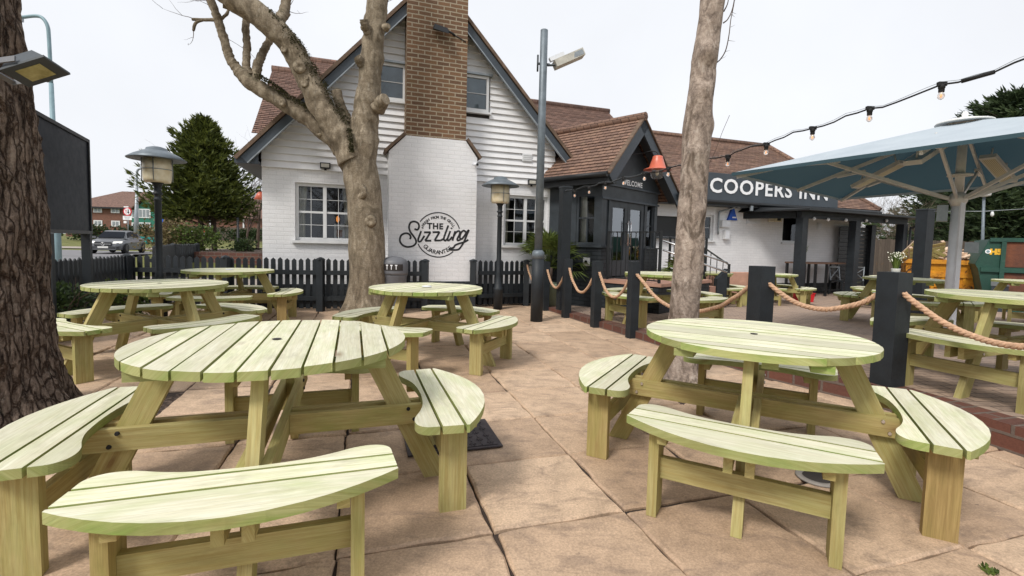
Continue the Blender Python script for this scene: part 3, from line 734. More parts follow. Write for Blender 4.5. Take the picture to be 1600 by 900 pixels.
t_ = thing('pendant_lamp', 'small glowing orange pendant bulb inside the left ground floor window', 'lamp', PW(1.21, .55, 1.62)); m = MB(); m.lathe([(.005, -.06), (.03, -.03), (.03, .02), (.012, .06)], 12); m.build('bulb', 'warm_bulb', t_); m = MB(); m.tube([(0, 0, .06), (0, 0, .6)], .006, 5); m.build('flex', 'cable_black', t_)
t_ = thing('window_poster', 'pale poster with a pink panel standing inside the left ground floor window', 'poster', PW(1.25, .22, 1.25), PA); m = MB(); m.box(-.09, .09, 0, .01, 0, .27); m.build('sheet', 'white_board', t_); m = MB(); m.box(-.05, .05, -.003, -.001, .03, .16); m.build('pink_panel', 'pink_render', t_)
# chimney
CYF = -.42
m = MB(); x0, x1, u0, u1 = 2.09, 3.695, 2.385, 3.472
m.face([(x0, CYF, .50), (x1, CYF, .50), (x1, CYF, 2.82), (u1, CYF, 3.12), (u0, CYF, 3.12), (x0, CYF, 2.82)])
m.face([(x0, 0, .5), (x0, CYF, .5), (x0, CYF, 2.82), (x0, 0, 2.82)]); m.face([(x1, CYF, .5), (x1, 0, .5), (x1, 0, 2.82), (x1, CYF, 2.82)])
ch = m.build('chimney_breast', 'white_brick', pub)
m = MB(); m.box(x0 - .014, x1 + .014, CYF - .014, -.013, -.2, .5); m.build('chimney_plinth', 'dark_brick', ch)
m = MB()
for a, b in ((x0, u0), (x1, u1)):
    d = 1 if b > a else -1; n = Vector((-.707 * d, 0, .707))
    p = Vector((a - d * .05, 0, 2.80)); q = Vector((b - d * .004, 0, 3.135))
    m = MB(); m.solid([p + Vector((0, CYF - .05, 0)), q + Vector((0, CYF - .05, 0)), q + Vector((0, -.02, 0)), p + Vector((0, -.02, 0))], [p + Vector((0, CYF - .05, 0)) + n * .05, q + Vector((0, CYF - .05, 0)) + n * .05, q + Vector((0, -.02, 0)) + n * .05, p + Vector((0, -.02, 0)) + n * .05]); m.build('shoulder_tiles', 'tile_verge', ch)

m = MB(); m.box(u0, u1, CYF, .35, 3.12, 7.6); m.build('chimney_stack', 'chimney_brick', ch)
# painted roundel and script on the chimney breast
lg = MB(); C0 = (2.986, 1.362); RR = .410
place = lambda x, y, h=.004: (x, CYF - h, y)
def arc(a0, a1, r, n=40): return [(C0[0] + r * math.cos(math.radians(a0 + (a1 - a0) * i / n)), C0[1] + r * math.sin(math.radians(a0 + (a1 - a0) * i / n))) for i in range(n + 1)]
ribbon(lg, arc(18, 146, RR), .020, place); ribbon(lg, arc(205, 313, RR), .020, place)
STROKES = [[(2.546, 1.458), (2.603, 1.447), (2.629, 1.506), (2.606, 1.567), (2.54, 1.592), (2.475, 1.567), (2.45, 1.49), (2.471, 1.408), (2.522, 1.337), (2.57, 1.266), (2.575, 1.2), (2.524, 1.149), (2.433, 1.128), (2.352, 1.151), (2.297, 1.212), (2.291, 1.279), (2.32, 1.342), (2.39, 1.375), (2.451, 1.36), (2.482, 1.309), (2.466, 1.27)],
 [(2.667, 1.423), (2.639, 1.341), (2.615, 1.267), (2.626, 1.23), (2.663, 1.238), (2.699, 1.291), (2.728, 1.339)],
 [(3.166, 1.544), (3.129, 1.44), (3.089, 1.318), (3.089, 1.276), (3.115, 1.26), (3.155, 1.299)],
 [(3.206, 1.442), (3.179, 1.367), (3.157, 1.299), (3.166, 1.265), (3.198, 1.279), (3.242, 1.337)],
 [(3.298, 1.445), (3.274, 1.366), (3.248, 1.263), (3.272, 1.349), (3.314, 1.418), (3.361, 1.447), (3.387, 1.425), (3.371, 1.362), (3.34, 1.304), (3.347, 1.27), (3.381, 1.277), (3.418, 1.31)],
 [(3.505, 1.424), (3.465, 1.457), (3.422, 1.434), (3.39, 1.369), (3.391, 1.31), (3.424, 1.3), (3.471, 1.355), (3.514, 1.424), (3.557, 1.468), (3.519, 1.377), (3.473, 1.258), (3.409, 1.15), (3.345, 1.095), (3.187, 1.098), (3.271, 1.136), (3.301, 1.179), (3.376, 1.213), (3.473, 1.243), (3.551, 1.288)],
 [(2.687, 1.472), (2.698, 1.492)], [(3.221, 1.482), (3.232, 1.502)]]
for s_ in STROKES: ribbon(lg, smooth2(s_, 6) if len(s_) > 2 else s_, .034, place)
for z_ in ([(2.72, 1.40), (2.839, 1.408), (2.742, 1.248), (2.854, 1.252)], [(2.876, 1.408), (3.004, 1.417), (2.914, 1.255), (3.03, 1.262), (3.074, 1.29)]):
    for a, b in zip(z_, z_[1:]): ribbon(lg, [a, b], .034, place)
def arctext(s, r, a_mid, size, inward, step):
    n = len(s)
    for i, chh in enumerate(s):
        if chh == ' ': continue
        k = (i - (n - 1) / 2) * step; a = math.radians(a_mid - k if not inward else a_mid + k)
        cx_, cz_ = C0[0] + r * math.cos(a), C0[1] + r * math.sin(a); rot = a - PI / 2 if not inward else a + PI / 2
        text_mb(lg, chh, size, lambda x, y, h: place(cx_ + x * math.cos(rot) - y * math.sin(rot), cz_ + x * math.sin(rot) + y * math.cos(rot), h), .004, .002)
arctext('FRESH FROM THE GRILL', .325, 91, .068, False, 6.3)
arctext('GUARANTEE', .325, 268, .105, True, 11.2)
text_mb(lg, 'THE', .150, lambda x, y, h: place(2.922 + x, 1.515 + y, h), .004, .006, spacing=1.12)
lg.build('painted_lettering', 'letter_black', ch)

# roofs
m = MB(); dL = Vector((AX + .34, 0, SL * (AX + .34))); LL = dL.length; eL = Vector((-.34, -.32, AZ - SL * (AX + .34)))
m.tiles(eL, (0, 1, 0), dL, [(0, 0), (8.6, 0), (8.6, LL), (0, LL)])
xr_ = 5.78; dR = Vector((AX - xr_, 0, SR * (xr_ - AX))); LR = dR.length; eR = Vector((xr_, -.32, AZ - SR * (xr_ - AX)))
m.tiles(eR, (0, 1, 0), dR, [(0, 0), (8.6, 0), (8.6, LR), (0, LR)]); m.tube([(AX, -.33, AZ), (AX, 8.2, AZ)], .09, 8)
m.build('gable_roof', 'roof_tile_old', pub)
m = MB()
for e, d, n in ((eL, dL, LL), (eR, dR, LR)):
    d = d.normalized(); s_ = 1 if d.x > 0 else -1; nr = Vector((-d.z * s_, 0, abs(d.x)));
    p = e - d * .02; q = e + d * n
    m.solid([p + nr * .012 + Vector((0, -.015, 0)), q + nr * .012 + Vector((0, -.015, 0)), q + nr * .012 + Vector((0, .10, 0)), p + nr * .012 + Vector((0, .10, 0))], [p - nr * .045 + Vector((0, -.015, 0)), q - nr * .045 + Vector((0, -.015, 0)), q - nr * .045 + Vector((0, .10, 0)), p - nr * .045 + Vector((0, .10, 0))])
m.build('verge_tiles', 'tile_verge', pub)
for e, d, n in ((eL, dL, LL), (eR, dR, LR)):
    d = d.normalized(); s_ = 1 if d.x > 0 else -1; nr = Vector((-d.z * s_, 0, abs(d.x))); p = e + d * .05; q = e + d * (n - .0)
    m = MB(); A_ = Vector((0, .02, 0)); B_ = Vector((0, .06, 0))
    lo = [p - nr * .185 + A_, q - nr * .185 + A_, q - nr * .185 + B_, p - nr * .185 + B_]; hi = [p - nr * .058 + A_, q - nr * .058 + A_, q - nr * .058 + B_, p - nr * .058 + B_]
    m.solid(lo, hi); m.build('barge_board', 'fascia_paint', pub)
    m = MB(); m.solid([p - nr * .205 + Vector((0, -.01, 0)), q - nr * .205 + Vector((0, -.01, 0)), q - nr * .205 + Vector((0, .05, 0)), p - nr * .205 + Vector((0, .05, 0))], [x + Vector((0, 0, 0)) for x in [p - nr * .187 + Vector((0, -.01, 0)), q - nr * .187 + Vector((0, -.01, 0)), q - nr * .187 + Vector((0, .05, 0)), p - nr * .187 + Vector((0, .05, 0))]]); m.build('barge_trim', 'grey_metal', pub)
    m = MB(); m.solid([p - nr * .06 + Vector((0, .062, 0)), q - nr * .06 + Vector((0, .062, 0)), q - nr * .06 + Vector((0, .31, 0)), p - nr * .06 + Vector((0, .31, 0))], [p - nr * .08 + Vector((0, .062, 0)), q - nr * .08 + Vector((0, .062, 0)), q - nr * .08 + Vector((0, .31, 0)), p - nr * .08 + Vector((0, .31, 0))]); m.build('soffit', 'fascia_paint', pub)
m = MB(); m.solid([(-.36, -.27, 2.45), (-.002, -.27, 2.45), (-.002, 8, 2.45), (-.36, 8, 2.45)], [(-.36, -.27, 2.50), (-.002, -.27, 2.50), (-.002, 8, 2.75), (-.36, 8, 2.50)]); m.solid([(-.36, -.275, 2.452), (-.01, -.275, 2.452), (-.01, -.235, 2.452), (-.36, -.235, 2.452)], [(-.36, -.275, 2.54), (-.01, -.275, 2.80), (-.01, -.235, 2.80), (-.36, -.235, 2.54)]); m.build('eaves_box', 'fascia_paint', pub)
# rear wing roof (ridge parallel to the gable wall) and higher main ridge behind it
m = MB(); d = Vector((0, 3.1, 2.39)); m.tiles((-.66, 2.9, 3.56), (1, 0, 0), d, [(0, 0), (10.6, 0), (10.6, d.length), (0, d.length)]); d2 = Vector((0, -3.1, 2.39)); m.tiles((-.66, 9.1, 3.56), (1, 0, 0), d2, [(0, 0), (10.6, 0), (10.6, d.length), (0, d.length)])
m.tube([(-.68, 6., 5.96), (9.98, 6., 5.96)], .10, 8); m.build('rear_roof', 'roof_tile_old', pub)
m = MB(); d = Vector((0, 2.2, 1.7)); m.tiles((.15, 4.8, 4.97), (1, 0, 0), d, [(0, 0), (5.3, 0), (5.3, d.length), (0, d.length)]); m.tube([(.13, 7., 6.68), (5.5, 7., 6.68)], .10, 8); m.face([(.15, 4.8, 4.9), (.15, 7, 6.6), (.15, 9.2, 4.9)]); m.build('upper_roof', 'roof_tile_old', pub)
m = MB(); m.face([(-.5, 3.2, 2.4), (-.5, 3.2, 3.6), (-.5, 6, 5.85), (-.5, 8.8, 3.6), (-.5, 8.8, 2.4)]); m.box(5.5, 9.8, 3.3, 8.9, 2.3, 3.5); m.face([(9.8, 3.2, 3.4), (9.8, 6, 5.8), (9.8, 8.9, 3.4)]); m.build('rear_wall', 'white_brick', pub)
m = MB(); m.box(.02, .46, 3.35, 3.9, 3.62, 4.45); m.build('dormer_cheek', 'dark_paint', pub)
# right wing
WY = 2.25; X0, X1 = 6.3, 17.2
HW = [(10.55, 11.50, 1.48, 2.22), (14.15, 15.2, 1.50, 2.40), (9.45, 10.35, 1.55, 2.13)]
m = MB(Matrix.Translation((0, WY, 0))); m.wall(X0, X1, .22, 2.62, HW, 0, .14); m.face([(X1, 0, .22), (X1, 6, .22), (X1, 6, 2.62), (X1, 0, 2.62)]); m.build('wing_wall', 'white_brick', pub)
m = MB(); m.box(X0, X1 + .012, WY - .012, 8, -.3, .22); m.build('wing_plinth', 'black_paint', pub)
T_ = Matrix.Translation((0, WY, 0))
window(pub, *HW[0], mtx=T_, bars=(0, 1), curtain=False); window(pub, *HW[1], mtx=T_, bars=(0, 0), cols=1, curtain=False)
m = MB(T_); m.box(9.45, 10.35, .10, .13, 1.55, 2.13); m.build('serving_hatch', 'black_paint', pub)
m = MB(T_); m.box(9.40, 10.42, -.12, -.002, 1.49, 1.545); m.build('hatch_ledge', 'dark_paint', pub)
m = MB(); EY, EZ, RY, RZ = WY - .42, 2.62, 5.75, 5.30; d = Vector((0, RY - EY, RZ - EZ)); L = d.length
m.tiles((6.6, EY, EZ), (1, 0, 0), d, [(0, 0), (11.15, 0), (10.3, L), (0, L)]); m.tube([(6.6, RY, RZ + .03), (16.9, RY, RZ + .03)], .10, 8)
hd = Vector((-.85, 0, RZ - EZ)); m.tiles((17.75, EY, EZ), (0, 1, 0), hd, [(0, 0), (7.8, 0), (3.95, hd.length), (3.85, hd.length)]); m.tube([(17.77, EY, EZ + .02), (16.9, RY, RZ + .05)], .08, 8)
m.build('wing_roof', 'roof_tile', pub)
m = MB(); m.box(6.6, 17.7, EY - .01, EY + .02, EZ - .16, EZ - .012); m.box(6.6, 17.7, EY + .022, WY - .002, EZ - .16, EZ - .14); m.build('fascia', 'dark_paint', pub)
m = MB(); m.tube([(6.6, EY - .065, EZ - .05), (17.7, EY - .065, EZ - .08)], .055, 10); m.build('gutter', 'black_paint', pub)
m = MB(); m.tube(curve([(11.95, WY - .35, 2.50), (11.9, WY - .30, 2.43), (11.68, WY - .10, 2.34), (11.62, WY - .07, 2.25), (11.62, WY - .07, 1.66)], 5), .028, 8); m.tube([(12.08, WY - .40, 2.75), (12.08, WY - .33, 2.42)], .04, 8); m.build('downpipe', 'grey_metal', pub)
m = MB()
for a, b, c, d_ in ((12.70, 13.22, 2.02, 2.46), (15.55, 15.72, 1.95, 2.15)):
    m = MB()
    m.box(a, b, WY - .035, WY - .003, c, d_)
    for k in range(6): zz = c + .03 + k * (d_ - c - .06) / 6; m.box(a + .03, b - .03, WY - .05, WY - .036, zz, zz + .02)
    m.build('vent_grille', 'white_metal', pub)
for a, b in ((8.2, 8.5), (9.2, 9.75)):
    m = MB(); m.box(a, b, RY - .15, RY + .15, RZ + .05, RZ + .28); m.build('ridge_vent', 'tile_verge', pub)
m = MB(); m.box(4.72, 4.93, -.055, -.036, 2.90, 3.06)
for k in range(4): m.box(4.735, 4.915, -.066, -.0555, 2.915 + k * .036, 2.937 + k * .036)
m.build('vent_grille', 'white_frame', pub)
# sign board on the wing roof
sg = thing('pub_sign_board', 'long dark grey sign board on the tiled roof lettered COOPERS INN in white', 'sign', PW(10.4, 1.74), PA)
m = MB(); m.box(0, 5.35, 0, .05, 2.60, 3.36); m.build('board', 'fascia_paint', sg, .006)
m = MB(); text_mb(m, 'COOPERS INN', .555, lambda x, y, h: (.46 + x, -h, 2.985 + y), .02, .014, 'LEFT', 1.13); xs_ = [v.x for v in m.v]; k = (4.89 - .46) / (max(xs_) - min(xs_)); x_ = min(xs_)
m.v = [Vector((.46 + (v.x - x_) * k, v.y, v.z)) for v in m.v]; xs_ = sorted(v.x for v in m.v); F2 = [(min(m.v[i].x for i in f), f) for f in m.f]; cut = 3.05
for part in (0, 1):
    q_ = MB()
    for x, f in F2:
        if (x > cut) == bool(part): q_.face([m.v[i] for i in f])
    q_.build('lettering', 'letter_white', sg)
for x in (.5, 2.7, 4.9):
    m = MB(); m.beam((x, .05, 2.66), (x, .30, 2.66), .04, .04, wooduv=False); m.beam((x, .05, 3.3), (x, .9, 3.3), .04, .04, wooduv=False); m.build('bracket', 'grey_metal', sg)
for x in (1.95, 4.2): m = MB(); m.box(x, x + .09, .0, .04, 2.36, 2.598); m.build('sign_strut', 'grey_metal', sg)

# entrance porch, turned in the corner between gable and wing
PP = Vector((1.552, 9.23)); PR = .80
pl = Vector((math.cos(PA) * (PP.x - W0.x) + math.sin(PA) * (PP.y - W0.y), -math.sin(PA) * (PP.x - W0.x) + math.cos(PA) * (PP.y - W0.y), 0))
T_ = Matrix.Translation(pl) @ Matrix.Rotation(PR - PA, 4, 'Z'); S_ = T_ @ Matrix.Rotation(PI / 2, 4, 'Z') @ Matrix.Translation((0, 0, 0))
def PO(x, y, z=0):
    return Vector((PP.x + x * math.cos(PR) - y * math.sin(PR), PP.y + x * math.sin(PR) + y * math.cos(PR), z))
FWp = 2.14
m = MB(T_)
m.wall(0, FWp, .0, 2.44, [(.16, .245, 1.24, 2.12), (.30, 1.60, .62, 2.13), (1.70, 2.02, 1.22, 2.16)], 0, .10)
m.face([(FWp, 0, 0), (FWp, 2, 0), (FWp, 2, 2.44), (FWp, 0, 2.44)])
m.face([(-.002, -.001, 2.40), (FWp, -.001, 2.40), (FWp + .1, -.001, 2.44), (0.86, -.001, 3.66), (-.1, -.001, 2.44)]); m.build('porch_front', 'dark_paint', pub)
m = MB(T_)   # side wall runs back from the corner, local -x of the side frame faces out
for a, b, c, d_ in ((0, .13, 1.2, 2.44), (.60, 1.9, 1.2, 2.44), (.13, .60, 2.24, 2.44)): m.face([(-.0, b, c), (0, a, c), (0, a, d_), (0, b, d_)])
m.build('porch_side', 'dark_paint', pub)
m = MB(T_); m.box(-.03, .295, -.032, -.002, -.1, 1.2); m.box(-.03, -.002, -.002, 1.9, -.1, 1.2); m.build('porch_brickwork', 'dark_brick', pub)
m = MB(T_); m.box(1.61, FWp + .03, -.032, -.002, -.1, 1.19); m.build('porch_brickwork', 'dark_brick', pub)
m = MB(T_); m.box(-.06, .29, -.07, -.033, 1.2, 1.245); m.box(-.07, -.061, -.07, 1.8, 1.201, 1.245); m.box(-.0609, -.001, -.0329, 1.8, 1.201, 1.245); m.build('porch_sill', 'dark_paint', pub)
m = MB(T_); m.box(1.62, FWp + .06, -.07, -.033, 1.191, 1.22); m.build('porch_sill', 'dark_paint', pub)
S2 = T_ @ Matrix.Rotation(-PI / 2, 4, 'Z')      # frame whose -y looks out of the porch side (-x)
def swin():
    m = MB(T_); f = .05
    def Bx(a, b, c, d_): m.box(.01, .06, a, b, c, d_)
    Bx(.13, .60, 2.19, 2.24); Bx(.13, .60, 1.247, 1.30); Bx(.13, .18, 1.30, 2.19); Bx(.55, .60, 1.30, 2.19); Bx(.18, .55, 1.76, 1.785); Bx(.33, .36, 1.30, 1.76)
    fr = m.build('porch_window', 'dark_paint', pub); p = MB(T_); p.face([(.035, .6, 1.26), (.035, .14, 1.26), (.035, .14, 2.22), (.035, .6, 2.22)]); p.build('pane', 'glass_pane', fr)
    c = MB(T_); c.face([(.12, .6, 1.26), (.12, .40, 1.26), (.12, .44, 2.22), (.12, .6, 2.22)]); c.build('curtain', 'curtain_cloth', fr)
swin()
for a, b, c, d_ in ((.16, .245, 1.24, 2.12), (1.70, 2.02, 1.22, 2.16)):
    window(pub, a, b, c, d_, y=.03, cols=1, bars=(0, 1), mat='dark_paint', mtx=T_, sill=False, curtain=False, room=False, fw_=.035, name='porch_window')
m = MB(T_); m.face([(0, 1.5, 0), (2.1, 1.5, 0), (2.1, 1.5, 2.4), (0, 1.5, 2.4)]); m.face([(0, .2, .6), (2.1, .2, .6), (2.1, 1.5, .6), (0, 1.5, .6)]); m.build('porch_lobby', 'interior_dark', pub)
for a, b, hx in ((.305, .945, .90), (.955, 1.595, 1.0)):
    m = MB(T_); y0, y1 = .02, .06
    m.box(a, b, y0, y1, 2.0, 2.125); m.box(a, b, y0, y1, .64, .95); m.box(a, a + .10, y0, y1, .95, 2.0); m.box(b - .10, b, y0, y1, .95, 2.0)
    dr = m.build('entrance_door', 'dark_paint', pub, .003)
    p = MB(T_); p.face([(a + .08, .04, .93), (b - .08, .04, .93), (b - .08, .04, 2.02), (a + .08, .04, 2.02)]); p.build('pane', 'door_glass', dr)
    h = MB(T_); h.tube([(hx, -.04, 1.25), (hx, -.04, 1.75)], .012, 8); h.tube([(hx, .02, 1.3), (hx, -.04, 1.3)], .01, 6); h.tube([(hx, .02, 1.7), (hx, -.04, 1.7)], .01, 6); h.build('door_handle', 'chrome', dr)
m = MB(T_); m.box(-.02, FWp + .02, -.03, -.0015, 2.13, 2.17); m.box(-.02, FWp + .02, -.045, -.0015, 2.40, 2.43); m.build('porch_band', 'fascia_paint', pub)
m = MB(T_); text_mb(m, 'WELCOME', .145, lambda x, y, h: (1.06 + x * 1.06, -h, 2.515 + y), .006, .004, spacing=1.05); m.build('welcome_lettering', 'letter_white', pub)
# porch roof
ax, az = .86, 3.76; hl = 1.35; zl = 2.56
m = MB(T_); d = Vector((ax + .28, 0, az - zl)); L = d.length; m.tiles((-.28, -.34, zl), (0, 1, 0), d, [(0, 0), (1.55, 0), (4.6, L), (0, L)])
d = Vector((-(FWp + .5 - ax), 0, az - 2.28)); m.tiles((FWp + .5, -.34, 2.28), (0, 1, 0), d, [(0, 0), (1.6, 0), (4.6, d.length), (0, d.length)])
m.tube([(ax, -.36, az + .02), (ax, 4.2, az + .02)], .085, 8); m.build('porch_roof', 'roof_tile', pub)
m = MB(T_)
for xa, za in ((-.30, zl - .02), (FWp + .52, 2.26)):
    a = Vector((xa, 0, za)); b = Vector((ax, 0, az)); d = (b - a).normalized(); s_ = 1 if d.x > 0 else -1; nr = Vector((-d.z * s_, 0, abs(d.x)))
    for lo, hi, y0, y1, mm in ((-.012, .014, -.36, -.26, 0),):
        m.solid([a + nr * lo + Vector((0, y0, 0)), b + nr * lo + Vector((0, y0, 0)), b + nr * lo + Vector((0, y1, 0)), a + nr * lo + Vector((0, y1, 0))], [a + nr * hi + Vector((0, y0, 0)), b + nr * hi + Vector((0, y0, 0)), b + nr * hi + Vector((0, y1, 0)), a + nr * hi + Vector((0, y1, 0))])
m.build('porch_verge', 'tile_verge', pub)
for xa, za in ((-.30, zl - .02), (FWp + .52, 2.26)):
    a = Vector((xa, 0, za)); b = Vector((ax, 0, az)); d = (b - a).normalized(); s_ = 1 if d.x > 0 else -1; nr = Vector((-d.z * s_, 0, abs(d.x)))
    m = MB(T_); q = lambda p, h, y: p + nr * h + Vector((0, y, 0))
    m.solid([q(a, -.24, -.33), q(b, -.24, -.33), q(b, -.24, -.29), q(a, -.24, -.29)], [q(a, -.025, -.33), q(b, -.025, -.33), q(b, -.025, -.29), q(a, -.025, -.29)]); m.build('porch_barge_board', 'fascia_paint', pub)
    m = MB(T_); m.solid([q(a, -.03, -.288), q(b, -.03, -.288), q(b, -.03, .0), q(a, -.03, .0)], [q(a, -.012, -.288), q(b, -.012, -.288), q(b, -.012, .0), q(a, -.012, .0)]); m.build('porch_soffit', 'fascia_paint', pub)
m = MB(T_); m.tube([(-.33, -.32, 2.53), (-.33, 1.25, 2.53)], .05, 8); m.box(-.28, -.001, -.30, 1.3, 2.38, 2.50); m.build('porch_gutter', 'black_paint', pub)

# small things fixed to the pub
def wall_flood(x, z, y, lab, w_=.17, h_=.10, tone='flood_glass'):
    t_ = thing('security_light', lab, 'wall light', PW(x, y, z), PA, 'security floodlights on the pub walls')
    m = MB(); m.box(-w_ / 2, w_ / 2, -.075, -.02, -h_ / 2, h_ / 2); m.build('housing', 'black_paint', t_, .006)
    m = MB(); m.box(-w_ / 2 + .018, w_ / 2 - .018, -.079, -.0755, -h_ / 2 + .018, h_ / 2 - .018); m.build('lens', 'beige_metal', t_)
    m = MB(); m.box(-.02, .02, -.0195, .0, -h_ / 2 - .03, .0); m.build('bracket', 'black_paint', t_)
wall_flood(1.02, 2.53, -.036, 'small black floodlight on the weatherboards above the left ground floor window')
wall_flood(4.93, 2.49, -.036, 'small black floodlight on the weatherboards above the right ground floor window')
t_ = thing('security_light', 'black floodlight high on the brick chimney stack with a green stain below it', 'wall light', PW(2.99, CYF, 5.02), PA, 'security floodlights on the pub walls')
m = MB(); m.solid([(-.17, -.22, -.06), (.10, -.20, -.10), (.10, -.06, -.04), (-.17, -.06, -.02)], [(-.15, -.20, .03), (.08, -.18, .0), (.08, -.05, .06), (-.15, -.05, .07)]); m.build('housing', 'black_paint', t_, .01); m = MB(); m.tube([(.08, -.08, 0), (.2, -.03, -.02), (.24, .0, -.03)], .02, 8); m.tube([(.24, -.012, -.03), (.45, -.012, -.12)], .008, 5); m.build('bracket', 'black_paint', t_)
t_ = thing('security_light', 'square beige lit lamp at the right foot of the porch gable', 'wall light', PO(2.42, -.34, 2.36), PR, 'security floodlights on the pub walls')
m = MB(); m.box(-.08, .08, -.09, -.02, -.07, .07); m.build('housing', 'black_paint', t_, .006); m = MB(); m.box(-.065, .065, -.094, -.0905, -.055, .055); m.build('lens', 'lamp_diffuser', t_)
t_ = thing('security_camera', 'small pale grey bullet camera under the right chimney shoulder', 'camera', PW(3.64, CYF - .02, 2.70), PA)
m = MB(); m.tube([(.02, -.13, -.02), (-.02, -.02, .0)], [.032, .03], 12); m.build('body', 'white_metal', t_); m = MB(); m.tube([(.022, -.137, -.0215), (.021, -.131, -.021)], .024, 12); m.build('lens', 'rubber', t_); m = MB(); m.tube([(-.01, -.03, .0), (.03, .018, -.03)], .012, 8); m.build('bracket', 'white_metal', t_)
t_ = thing('wall_socket', 'small white box with a round socket on the dark porch brickwork', 'socket', PO(-.03, .28, .92), PR)
m = MB(); m.box(-.035, -.002, -.07, .07, -.08, .08); m.build('box', 'white_frame', t_, .006); m = MB(); m.tube([(-.0352, 0, 0), (-.045, 0, 0)], .03, 14); m.build('socket', 'rubber', t_)
def gooseneck(loc, rz, lab, arm):
    t_ = thing('gooseneck_lamp', lab, 'wall lamp', loc, rz, 'red shaded gooseneck lamps')
    m = MB(); m.tube(curve(arm, 6), .012, 8); m.build('arm', 'black_paint', t_)
    e = arm[-1]; m = MB(); m.lathe([(.27, -.27), (.262, -.255), (.16, -.215), (.10, -.03), (.095, .0), (.07, .01)], 24, e); m.build('shade', 'red_enamel', t_)
    m = MB(); m.lathe([(.065, -.44), (.11, -.41), (.125, -.34), (.09, -.24)], 18, e); m.build('globe', 'clear_glass', t_)
    m = MB(); m.lathe([(.01, -.37), (.03, -.35), (.03, -.31), (.015, -.25)], 12, e); m.build('bulb', 'lamp_diffuser', t_)
gooseneck(PO(1.05, -.01, 3.10), PR, 'red enamel gooseneck lamp with glass globe over the WELCOME lettering on the porch', [(-.30, 0, -.04), (-.05, -.14, -.0), (.0, -.40, .03), (.03, -.50, 0), (.03, -.52, -.08)])
t_ = thing('gooseneck_lamp', 'red shaded lamp sticking out from the left flank of the pub beside the conifer', 'wall lamp', PW(-.0, .5, 2.06), PA, 'red shaded gooseneck lamps')
m = MB(); m.tube([(0, 0, .05), (-.10, 0, .08), (-.10, 0, 0)], .012, 8); m.build('arm', 'black_paint', t_); m = MB(); m.lathe([(.115, -.14), (.06, -.03), (.03, 0)], 20, (-.10, 0, 0)); m.build('shade', 'red_enamel', t_)
m = MB(); m.box(-.05, -.004, .3, .5, 2.20, 2.48); o = m.build('flank_sign', 'bright_blue', None); o.location = PW(0, .2); o.rotation_euler = (0, 0, PA); tag(o, 'small blue sign on the left flank of the pub under the eaves', 'sign')
t_ = thing('alarm_box', 'blue triangular alarm box on the white wing wall below the sign board', 'alarm box', PW(12.13, WY, 2.10), PA)
m = MB(); m.m = Matrix.Rotation(PI / 2, 4, 'X'); m.prism([(-.17, 0), (.17, 0), (.02, .38), (-.02, .38)], .003, .07); m.build('cover', 'bright_blue', t_, .008); m = MB(); m.box(-.02, .12, -.073, -.0705, .06, .10); m.build('name_strip', 'white_frame', t_)
for x, z, w_, h_, lab in ((11.88, 1.98, .30, .20, 'larger white meter box on the wing wall beside the blue triangle'), (11.94, 1.66, .18, .26, 'smaller white meter box below the larger one on the wing wall')):
    t_ = thing('meter_box', lab, 'box', PW(x, WY, z), PA, 'white meter boxes on the wing wall'); m = MB(); m.box(-w_ / 2, w_ / 2, -.10, -.003, -h_ / 2, h_ / 2); m.build('housing', 'white_frame', t_, .008); m = MB(); m.box(-w_ / 2 + .02, w_ / 2 - .02, -.104, -.1005, -h_ / 2 + .02, h_ / 2 - .02); m.build('door', 'white_metal', t_)

# raised landing, railings and handrail in front of the doors
t_ = thing('entrance_landing', 'raised brick landing with pale coping in front of the porch doors', 'landing', (PP.x, PP.y, 0), PR)
m = MB(); m.box(.02, 2.1, -1.25, -.035, -.1, .54); m.build('brick_base', 'dark_brick', t_); m = MB(); m.box(.0, 2.14, -1.29, -.034, .54, .60); m.build('coping', 'pink_render', t_, .01)
for k in range(3):
    m = MB(); m.box(2.142 + k * .3, 2.44 + k * .3, -1.25, -.1, -.1, .45 - k * .15); m.build('step', 'pink_render', t_, .01)
def railing(name, lab, a, b, za, zb, n, base, group='black metal railings by the entrance'):
    a, b = Vector(a), Vector(b); t_ = thing(name, lab, 'railing', (a.x, a.y, base), 0, group); d = b - a; L = lambda f, z: (d.x * f, d.y * f, z - base)
    m = MB(); m.beam(L(0, za), L(1, zb), .04, .02, wooduv=False); m.build('top_rail', 'black_paint', t_); m = MB(); m.beam(L(0, za - .86), L(1, zb - .86), .03, .02, wooduv=False); m.build('bottom_rail', 'black_paint', t_)
    for k in range(n + 1):
        f = k / n; m = MB(); zt = za + (zb - za) * f; post = k in (0, n)
        if post: m.beam(L(f, base), L(f, zt + .02), .045, .045, (1, 0, 0), False)
        else: m.beam(L(f, zt - .85), L(f, zt - .011), .014, .014, (1, 0, 0), False)
        m.build('post' if post else 'baluster', 'black_paint', t_)
a, b, c_ = PO(.08, -.12), PO(.08, -1.2), PO(1.15, -1.2)
railing('metal_railing', 'black barred railing along the left edge of the entrance landing', a.xy, b.xy, 1.50, 1.50, 11, .6)
railing('metal_railing', 'black barred railing on the wing wall side between porch and leaning trunk', (3.35, 10.75), (4.35, 11.25), 1.45, 1.45, 9, -.05)
railing('metal_railing', 'sloping black railing with a low end post to the right of the leaning trunk', (4.05, 10.55), (4.75, 10.9), 1.24, .88, 4, -.08)
t_ = thing('steel_handrail', 'pair of bright steel handrail tubes sloping down from the porch doors', 'handrail', b, 0)
q = lambda x, y, z: PO(x, y, z) - b
for z in (0, -.17):
    m = MB(); m.tube([q(.55, -1.0, 1.36 + z), q(1.3, -1.9, .98 + z)], .018, 8); m.build('rail', 'chrome', t_)
